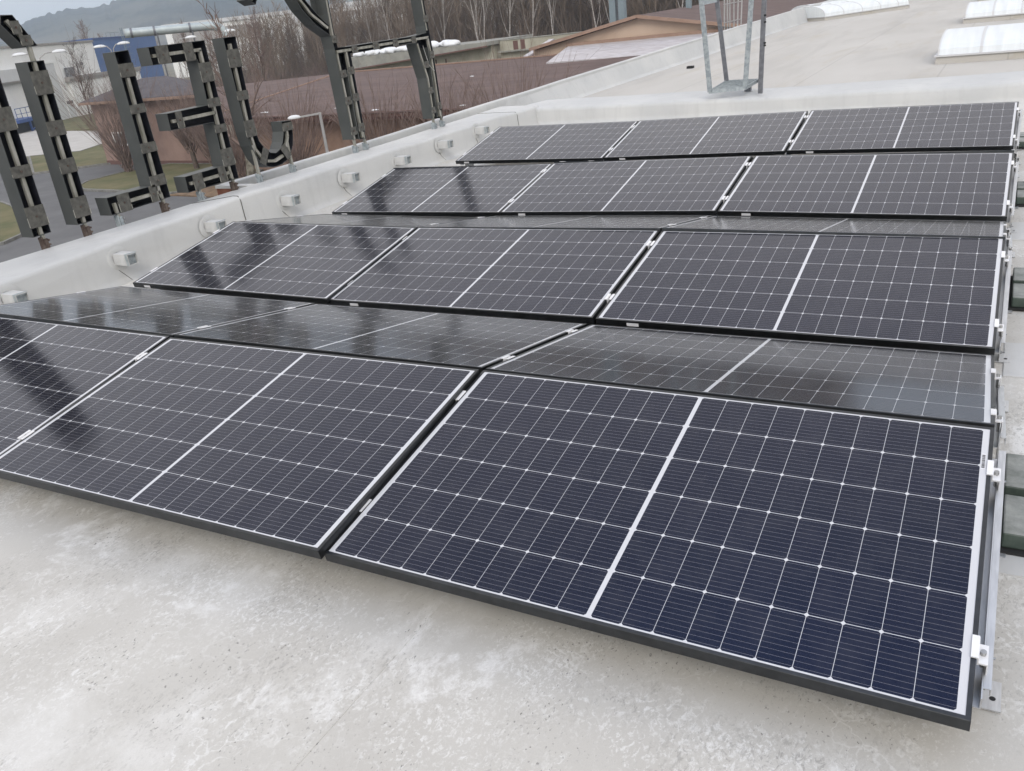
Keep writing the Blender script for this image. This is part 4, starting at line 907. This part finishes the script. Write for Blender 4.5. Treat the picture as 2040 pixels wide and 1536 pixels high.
# lamps
def lamp(x, y, heads, lab, ztop):
    t = thing('street_lamp', lab, 'street lamp', (x, y, G0), 'street lamps along the works road')
    b = MB(); b.tube([(0, 0, 0), (0, 0, ztop - G0 - .9)], [.09, .06], 8); b.build('pole', 'pole', t)
    for hx, hy, hz in heads:
        d = Vector((hx - x, hy - y, 0)); L = d.length; d.normalize(); b = MB()
        b.tube([(0, 0, ztop - G0 - .95), tuple(d * L * .12 + Vector((0, 0, hz - G0 - .25))), tuple(d * L * .4 + Vector((0, 0, hz - G0 + .02))), tuple(d * L * .75 + Vector((0, 0, hz - G0 + .04)))], .035, 6); b.build('arm', 'pole', t, smooth=True)
        me = bpy.data.meshes.new('lamp_head'); bm = bmesh.new(); bmesh.ops.create_uvsphere(bm, u_segments=14, v_segments=8, radius=1)
        for v in bm.verts: v.co = Vector((v.co.x * .48, v.co.y * .19, max(-.04, v.co.z * .17)))
        bm.to_mesh(me); bm.free(); me.materials.append(MAT['lampw']); me.polygons.foreach_set('use_smooth', [True] * len(me.polygons))
        o = bpy.data.objects.new('lamp_head', me); COL.objects.link(o); o.parent = t; o.location = (hx - x, hy - y, hz - G0); o.rotation_euler.z = math.atan2(d.y, d.x)
lamp(-58.41, 37.16, [(-58.94, 36.34, 2.57), (-57.6, 38.4, 2.5)], 'street lamp with white heads behind the slanted accent letter', 2.5)
lamp(-59.56, 44.14, [(-60.06, 43.49, 2.56), (-59.01, 44.85, 2.61)], 'double armed street lamp before the blue hall', 2.5)
lamp(-60.5, 50.9, [(-59.59, 51.93, 2.54)], 'street lamp with one white head below the exhaust duct', 2.6)
lamp(-58.2, 53.4, [(-57.41, 54.26, 2.69)], 'street lamp head beside the bend of the exhaust duct', 2.7)
t = thing('street_lamp', 'slim grey lamp post with a flat white head above the hook letter', 'street lamp', (-14.66, 14.97, G0), 'street lamps along the works road')
b = MB(); b.tube([(0, 0, 0), (0, 0, 4.88)], [.055, .035], 8); b.build('pole', 'pole', t)
b = MB(); b.beam((0, 0, 4.86), (-.34, -.34, 4.84), .03, .04); b.build('arm', 'pole', t)
me = bpy.data.meshes.new('lamp_head'); bm = bmesh.new(); bmesh.ops.create_uvsphere(bm, u_segments=14, v_segments=8, radius=1)
for v in bm.verts: v.co = Vector((v.co.x * .16, v.co.y * .11, max(-.02, v.co.z * .065)))
bm.to_mesh(me); bm.free(); me.materials.append(MAT['lampw']); o = bpy.data.objects.new('lamp_head', me); COL.objects.link(o); o.parent = t; o.location = (-.44, -.44, 4.84); o.rotation_euler.z = math.radians(45)
# small houses on the hillside
for k, (px, az, d, z) in enumerate(((0, -46.5, 1250, 44), (1, -47.3, 1300, 47), (2, -47.4, 1200, 27), (3, -44.2, 1150, 30), (4, -50.2, 1150, 20), (5, -42.9, 1250, 22))):
    a = math.radians(az); t = thing('hillside_house', '', 'house', (d * math.sin(a), d * math.cos(a), z - 6), 'tiny houses on the hillside')
    tag(t, 'tiny pale house far off on the wooded hillside', 'house', 'tiny houses on the hillside')
    b = MB(); b.box(-5, -4, -14, 5, 4, 5); b.build('wall', 'wwall', t); b = MB(); b.prism([(-5.5, 5), (5.5, 5), (0, 8.5)], lambda p: (p[0], -4.4, p[1]), lambda p: (p[0], 4.4, p[1])); b.build('roof', 'broof', t); t.rotation_euler.z = -a + .4 * math.sin(k * 9)

# ---------------------------------------------------------------- bare trees
class Tree:
    """tapered three to six sided tubes collected with numpy"""
    def __init__(s, seed): s.r = random.Random(seed); s.segs = {'trunk': [], 'crown': []}
    def limb(s, key, p, d, L, r0, r1, n, wob, up=0.):
        r = s.r; pts = [p.copy()]; dd = d.normalized()
        for i in range(n):
            dd = (dd + Vector((r.gauss(0, wob), r.gauss(0, wob), r.gauss(0, wob) + up))).normalized(); p = p + dd * (L / n); pts.append(p.copy())
        rad = [r0 + (r1 - r0) * i / n for i in range(n + 1)]; s.segs[key].append((pts, rad)); return pts, rad, dd
    def mesh(s, key, name, sides):
        b = MB()
        for pts, rad in s.segs[key]: b.tube(pts, rad, sides if rad[0] > .012 else 3, cap=False)
        return b
def rdir(r, d, ang):
    q = d.orthogonal().normalized(); k = d.cross(q).normalized(); a = r.uniform(0, 2 * math.pi); return (d * math.cos(ang) + (q * math.cos(a) + k * math.sin(a)) * math.sin(ang)).normalized()
def gen_bare(seed, h, tr, fork=.3, nb=14, spread=.9, twig=5, tw=.010, depth=2):
    T = Tree(seed); r = T.r
    pts, rad, _ = T.limb('trunk', Vector((0, 0, 0)), Vector((r.gauss(0, .03), r.gauss(0, .03), 1)), h, tr, tr * .12, 12, .03, .05)
    for i in range(nb):
        f = fork + (1 - fork) * (i + r.random()) / nb; k = min(11, int(f * 12)); p = pts[k].lerp(pts[k + 1], f * 12 - k); rr = rad[k] * .55
        L = h * (1 - f * .72) * .52 * r.uniform(.7, 1.15); d = rdir(r, Vector((0, 0, 1)), spread * r.uniform(.6, 1.1))
        bp, br, bd = T.limb('crown', p, d, L, max(rr, tw), tw * .6, 6, .13, .10)
        for j in range(twig):
            q = r.randint(1, 5); d2 = rdir(r, (bp[q + 1] - bp[q]).normalized(), r.uniform(.35, .8)); l2 = L * r.uniform(.3, .6)
            cp, c_, _ = T.limb('crown', bp[q], d2, l2, max(br[q] * .6, tw * .8), tw * .45, 4, .14, .08)
            if depth > 1:
                for m_ in range(3): e = r.randint(1, 3); T.limb('crown', cp[e], rdir(r, (cp[e + 1] - cp[e]).normalized(), r.uniform(.3, .8)), l2 * .5, tw * .6, tw * .35, 3, .15, .06)
    return T
def gen_pollard(seed, h, n=110, trunk=1.1, spread=.75, tw=.011):
    T = Tree(seed); r = T.r
    pts, rad, _ = T.limb('trunk', Vector((0, 0, 0)), Vector((0, 0, 1)), trunk, .16, .13, 4, .04)
    for i in range(n):
        ang = spread * math.sqrt(r.random()); d = rdir(r, Vector((0, 0, 1)), ang); p = pts[-1] + Vector((r.gauss(0, .10), r.gauss(0, .10), r.uniform(-.35, .12)))
        L = (h - trunk) * r.uniform(.65, 1.05) * (1 - .12 * ang); bp, br, bd = T.limb('crown', p, d, L, r.uniform(.016, .036), tw * .5, 6, .055, .035)
        for j in range(5):
            q = r.randint(1, 5); T.limb('crown', bp[q], rdir(r, (bp[q + 1] - bp[q]).normalized(), r.uniform(.15, .5)), L * r.uniform(.2, .45), tw * .9, tw * .4, 3, .07, .03)
    return T
def plant(T, name, lab, cat, loc, mt, mc, group=None, sides=6, cat_cache={}):
    t = thing(name, lab, cat, loc, group)
    T.mesh('trunk', 'trunk', sides).build('trunk', mt, t, smooth=True); T.mesh('crown', 'crown', 4).build('crown', mc, t, smooth=True); return t
def replant(src, lab, loc, rz, sc):
    c = copy_tree(src); c.location = loc; c.rotation_euler.z = rz; c.scale = (sc, sc, sc); c['label'] = lab; return c
GS = 'bare brushy shrubs by the workshop and brown roof'
p1 = plant(gen_pollard(11, 5.2, 80, 1.25, .62, .010), 'pollarded_tree', 'pollarded bare tree with a fan of shoots before the pink wall', 'tree', (-42.37, 34.5, G0), 'bark', 'barkr', GS)
p2 = plant(gen_pollard(12, 7.2, 85, .35, .62, .009), 'bare_shrub', 'tall pinkish bare shrub between the I letter and the L letter', 'shrub', (-47.9, 34.0, G0), 'bark', 'barkr', GS)
p3 = plant(gen_pollard(13, 5.6, 75, .7, .72, .010), 'bare_shrub', 'dense bare shrub before the brown roof beside the slim lamp post', 'shrub', (-28.6, 28.6, G0), 'bark', 'barkr', GS)
replant(p3, 'bare shrub just left of the largest sign letter', (-33.6, 29.8, G0), 1.1, .95)
replant(p3, 'bare shrub framed by the largest sign letter, left half', (-23.4, 28.4, G0), 2.4, .98)
replant(p3, 'bare shrub framed by the largest sign letter, right half', (-20.0, 28.2, G0), 4., .95)
replant(p2, 'bare shrub right of the largest sign letter', (-16.6, 27.8, G0), 5.2, .80)
replant(p1, 'bare shrub standing behind the hook letter', (-37.6, 31.6, G0), 3.3, .95)
GL = 'slim young trees on the far lawn'
q1 = plant(gen_bare(21, 8.6, .10, .20, 20, .85, 6, .014), 'bare_tree', 'slim bare tree on the lawn before the white hall, nearer one', 'tree', (-95.3, 66.0, G0 + .08), 'bark', 'bark', GL)
replant(q1, 'slim bare tree on the lawn before the white hall, farther one', (-101.8, 71.3, G0 + .08), 1.9, .72)
# thick mottled trunk between two letters
T = gen_bare(31, 6.6, .20, .62, 12, .6, 5, .012)
big = plant(T, 'mottled_tree', 'thick mottled grey tree trunk between the E letter and hook letter', 'tree', (-14.65, 12.17, G0), 'barkg', 'barkr', sides=12)
# single trees before the wood
GB = 'birches and bare trees at the edge of the wood'
t1 = plant(gen_bare(41, 8.0, .15, .16, 24, .45, 6, .016), 'bare_tree', 'bare brown tree left of the largest sign letter behind the road', 'tree', (-56.3, 55.9, G0), 'bark', 'barkr', GB)
bt = plant(gen_bare(51, 15, .075, .25, 11, .45, 3, .011), 'birch_tree', 'white birch rising above the stained beige wall', 'tree', (-42.9, 75, G0), 'birch', 'birch', GB)
BI = [(-40.4, 75, 'slender white birch right of the first above the beige wall', .9), (-38., 76, 'white birch behind the small maroon roof', .95), (-33.0, 75, 'white birch left of the thick blue grey mast', 1.), (-32.0, 74, 'white birch touching the thick blue grey mast', 1.05),
      (-45.6, 75, 'left twin of the leaning birches behind the shed', .92), (-44.9, 74, 'right twin of the leaning birches behind the shed', .98), (-57.5, 77, 'pale birch seen between the legs of the largest sign letter', .8), (-52.3, 78, 'pale birch just right of the largest sign letter', .85),
      (-48.5, 79, 'thin birch above the right end of the white heaps', .95), (-62, 80, 'thin birch just left of the largest sign letter', .7), (-36., 82, 'thin birch behind the beige wall coping', 1.), (-27.5, 80, 'thin birch between the two blue grey masts', 1.1)]
for k, (x, y, lab, sc) in enumerate(BI): replant(bt, lab, (x, y, G0), k * 1.7, sc)
dk = plant(gen_bare(61, 14, .24, .22, 18, .95, 6, .02), 'dark_oak', 'dark spreading bare tree above the beige wall', 'tree', (-35.3, 79, G0), 'bark', 'bark', GB)
replant(dk, 'dark bare tree between the two blue grey masts', (-21.5, 82, G0), 2., 1.)
# trees on the skyline left, before the hill
GK = 'skyline trees behind the white and blue halls'
for k, (az, d, sc, lab) in enumerate(((-54.1, 205, 1.15, 'reddish bare tree above the white hall roof'), (-53.2, 215, .95, 'bushy bare tree beside the hall roof vent pipe'), (-56.0, 190, .72, 'low bare tree above the hall roof beside the accent letter'), (-48.8, 200, .95, 'bare tree above the blue hall roof'), (-47.4, 230, .9, 'bare tree above the exhaust duct'), (-44.6, 175, 1.0, 'bare tree at the hill foot beside the duct bend'), (-50.4, 240, .85, 'bare tree between the blue hall and the hill'))):
    a = math.radians(az); replant(t1, lab, (d * math.sin(a), d * math.cos(a), G0), k * 2.1, sc * 1.45)['group'] = GK
# the wood behind: far too many stems to count, one mass
def mass(name, variants, places, m):
    V = []; Fq = []; off = 0
    arrs = []
    for T in variants:
        b = MB()
        for key in ('trunk', 'crown'):
            for pts, rad in T.segs[key]: b.tube(pts, rad, 3, cap=False)
        arrs.append((np.array(b.v, np.float32), np.array(b.f, np.int32)))
    for k, (x, y, rz, sc) in enumerate(places):
        v, f = arrs[k % len(arrs)]; c, s_ = math.cos(rz), math.sin(rz)
        w_ = np.empty_like(v); w_[:, 0] = (v[:, 0] * c - v[:, 1] * s_) * sc + x; w_[:, 1] = (v[:, 0] * s_ + v[:, 1] * c) * sc + y; w_[:, 2] = v[:, 2] * sc + G0
        V.append(w_); Fq.append(f + off); off += len(v)
    V = np.concatenate(V); Fq = np.concatenate(Fq); me = bpy.data.meshes.new(name)
    me.vertices.add(len(V)); me.vertices.foreach_set('co', V.ravel()); me.loops.add(Fq.size); me.loops.foreach_set('vertex_index', Fq.ravel())
    me.polygons.add(len(Fq)); me.polygons.foreach_set('loop_start', np.arange(0, Fq.size, 4, dtype=np.int32)); me.update(); me.validate()
    me.materials.append(m); o = bpy.data.objects.new(name, me); COL.objects.link(o); return o
rw = random.Random(99)
def gen_wood(seed):
    T = Tree(seed); r = T.r; h = 13.5
    pts, rad, _ = T.limb('trunk', Vector((0, 0, 0)), Vector((r.gauss(0, .03), r.gauss(0, .03), 1)), h, .085, .02, 9, .03, .05)
    for i in range(26):
        f = .10 + .86 * (i + r.random()) / 26; k = min(8, int(f * 9)); p = pts[k].lerp(pts[k + 1], f * 9 - k)
        L = h * (1 - f * .6) * .30 * r.uniform(.7, 1.2); d = rdir(r, Vector((0, 0, 1)), r.uniform(.3, .85))
        bp, br, bd = T.limb('crown', p, d, L, .032, .014, 4, .10, .12)
        for j in range(6):
            q = r.randint(0, 3); T.limb('crown', bp[q], rdir(r, (bp[q + 1] - bp[q]).normalized(), r.uniform(.25, .7)), L * r.uniform(.35, .7), .018, .010, 3, .12, .10)
    return T
VAR = [gen_wood(70 + k) for k in range(5)]
pl_ = []
for i in range(620):
    u = rw.random(); x = -90 + 78 * u; y = 84 + 14 * rw.random() - 10 * (1 - u) * 1.0 + 18 * rw.random() ** 2
    hs_ = np.interp(x, [-97, -80, -66, -50, -10], [.64, .68, .80, 1.0, 1.2]); pl_.append((x, y, rw.uniform(0, 6.28), hs_ * rw.uniform(.75, 1.1)))
stuff(mass('bare_wood', VAR, pl_, MAT['woodm']))
VB = [gen_pollard(90 + k, 3.6, 60, .1, .9, .018) for k in range(2)]
stuff(mass('undergrowth', VB, [(-95 + 85 * rw.random(), 74 + 16 * rw.random(), rw.uniform(0, 6.28), rw.uniform(.6, 1.2)) for _ in range(170)], MAT['barkr']))
polysheet('wood_floor', [(-110, 70), (-70, 60), (-26, 66), (-5, 70), (-5, 130), (-110, 130)], G0 - .004, 'floor')
# ---------------------------------------------------------------- air: thin haze over everything
mh = bpy.data.materials.new('haze_air'); mh.use_nodes = True; n = mh.node_tree; n.nodes.clear()
om = n.nodes.new('ShaderNodeOutputMaterial'); pv = n.nodes.new('ShaderNodeVolumePrincipled')
pv.inputs['Color'].default_value = (.72, .85, 1.0, 1); pv.inputs['Density'].default_value = .00062; pv.inputs['Anisotropy'].default_value = 0.
n.links.new(pv.outputs[0], om.inputs['Volume'])
b = MB(); b.box(-2900, -2900, -8, 2900, 2900, 190); o = b.build('haze', mh); stuff(o)
bpy.context.view_layer.update()
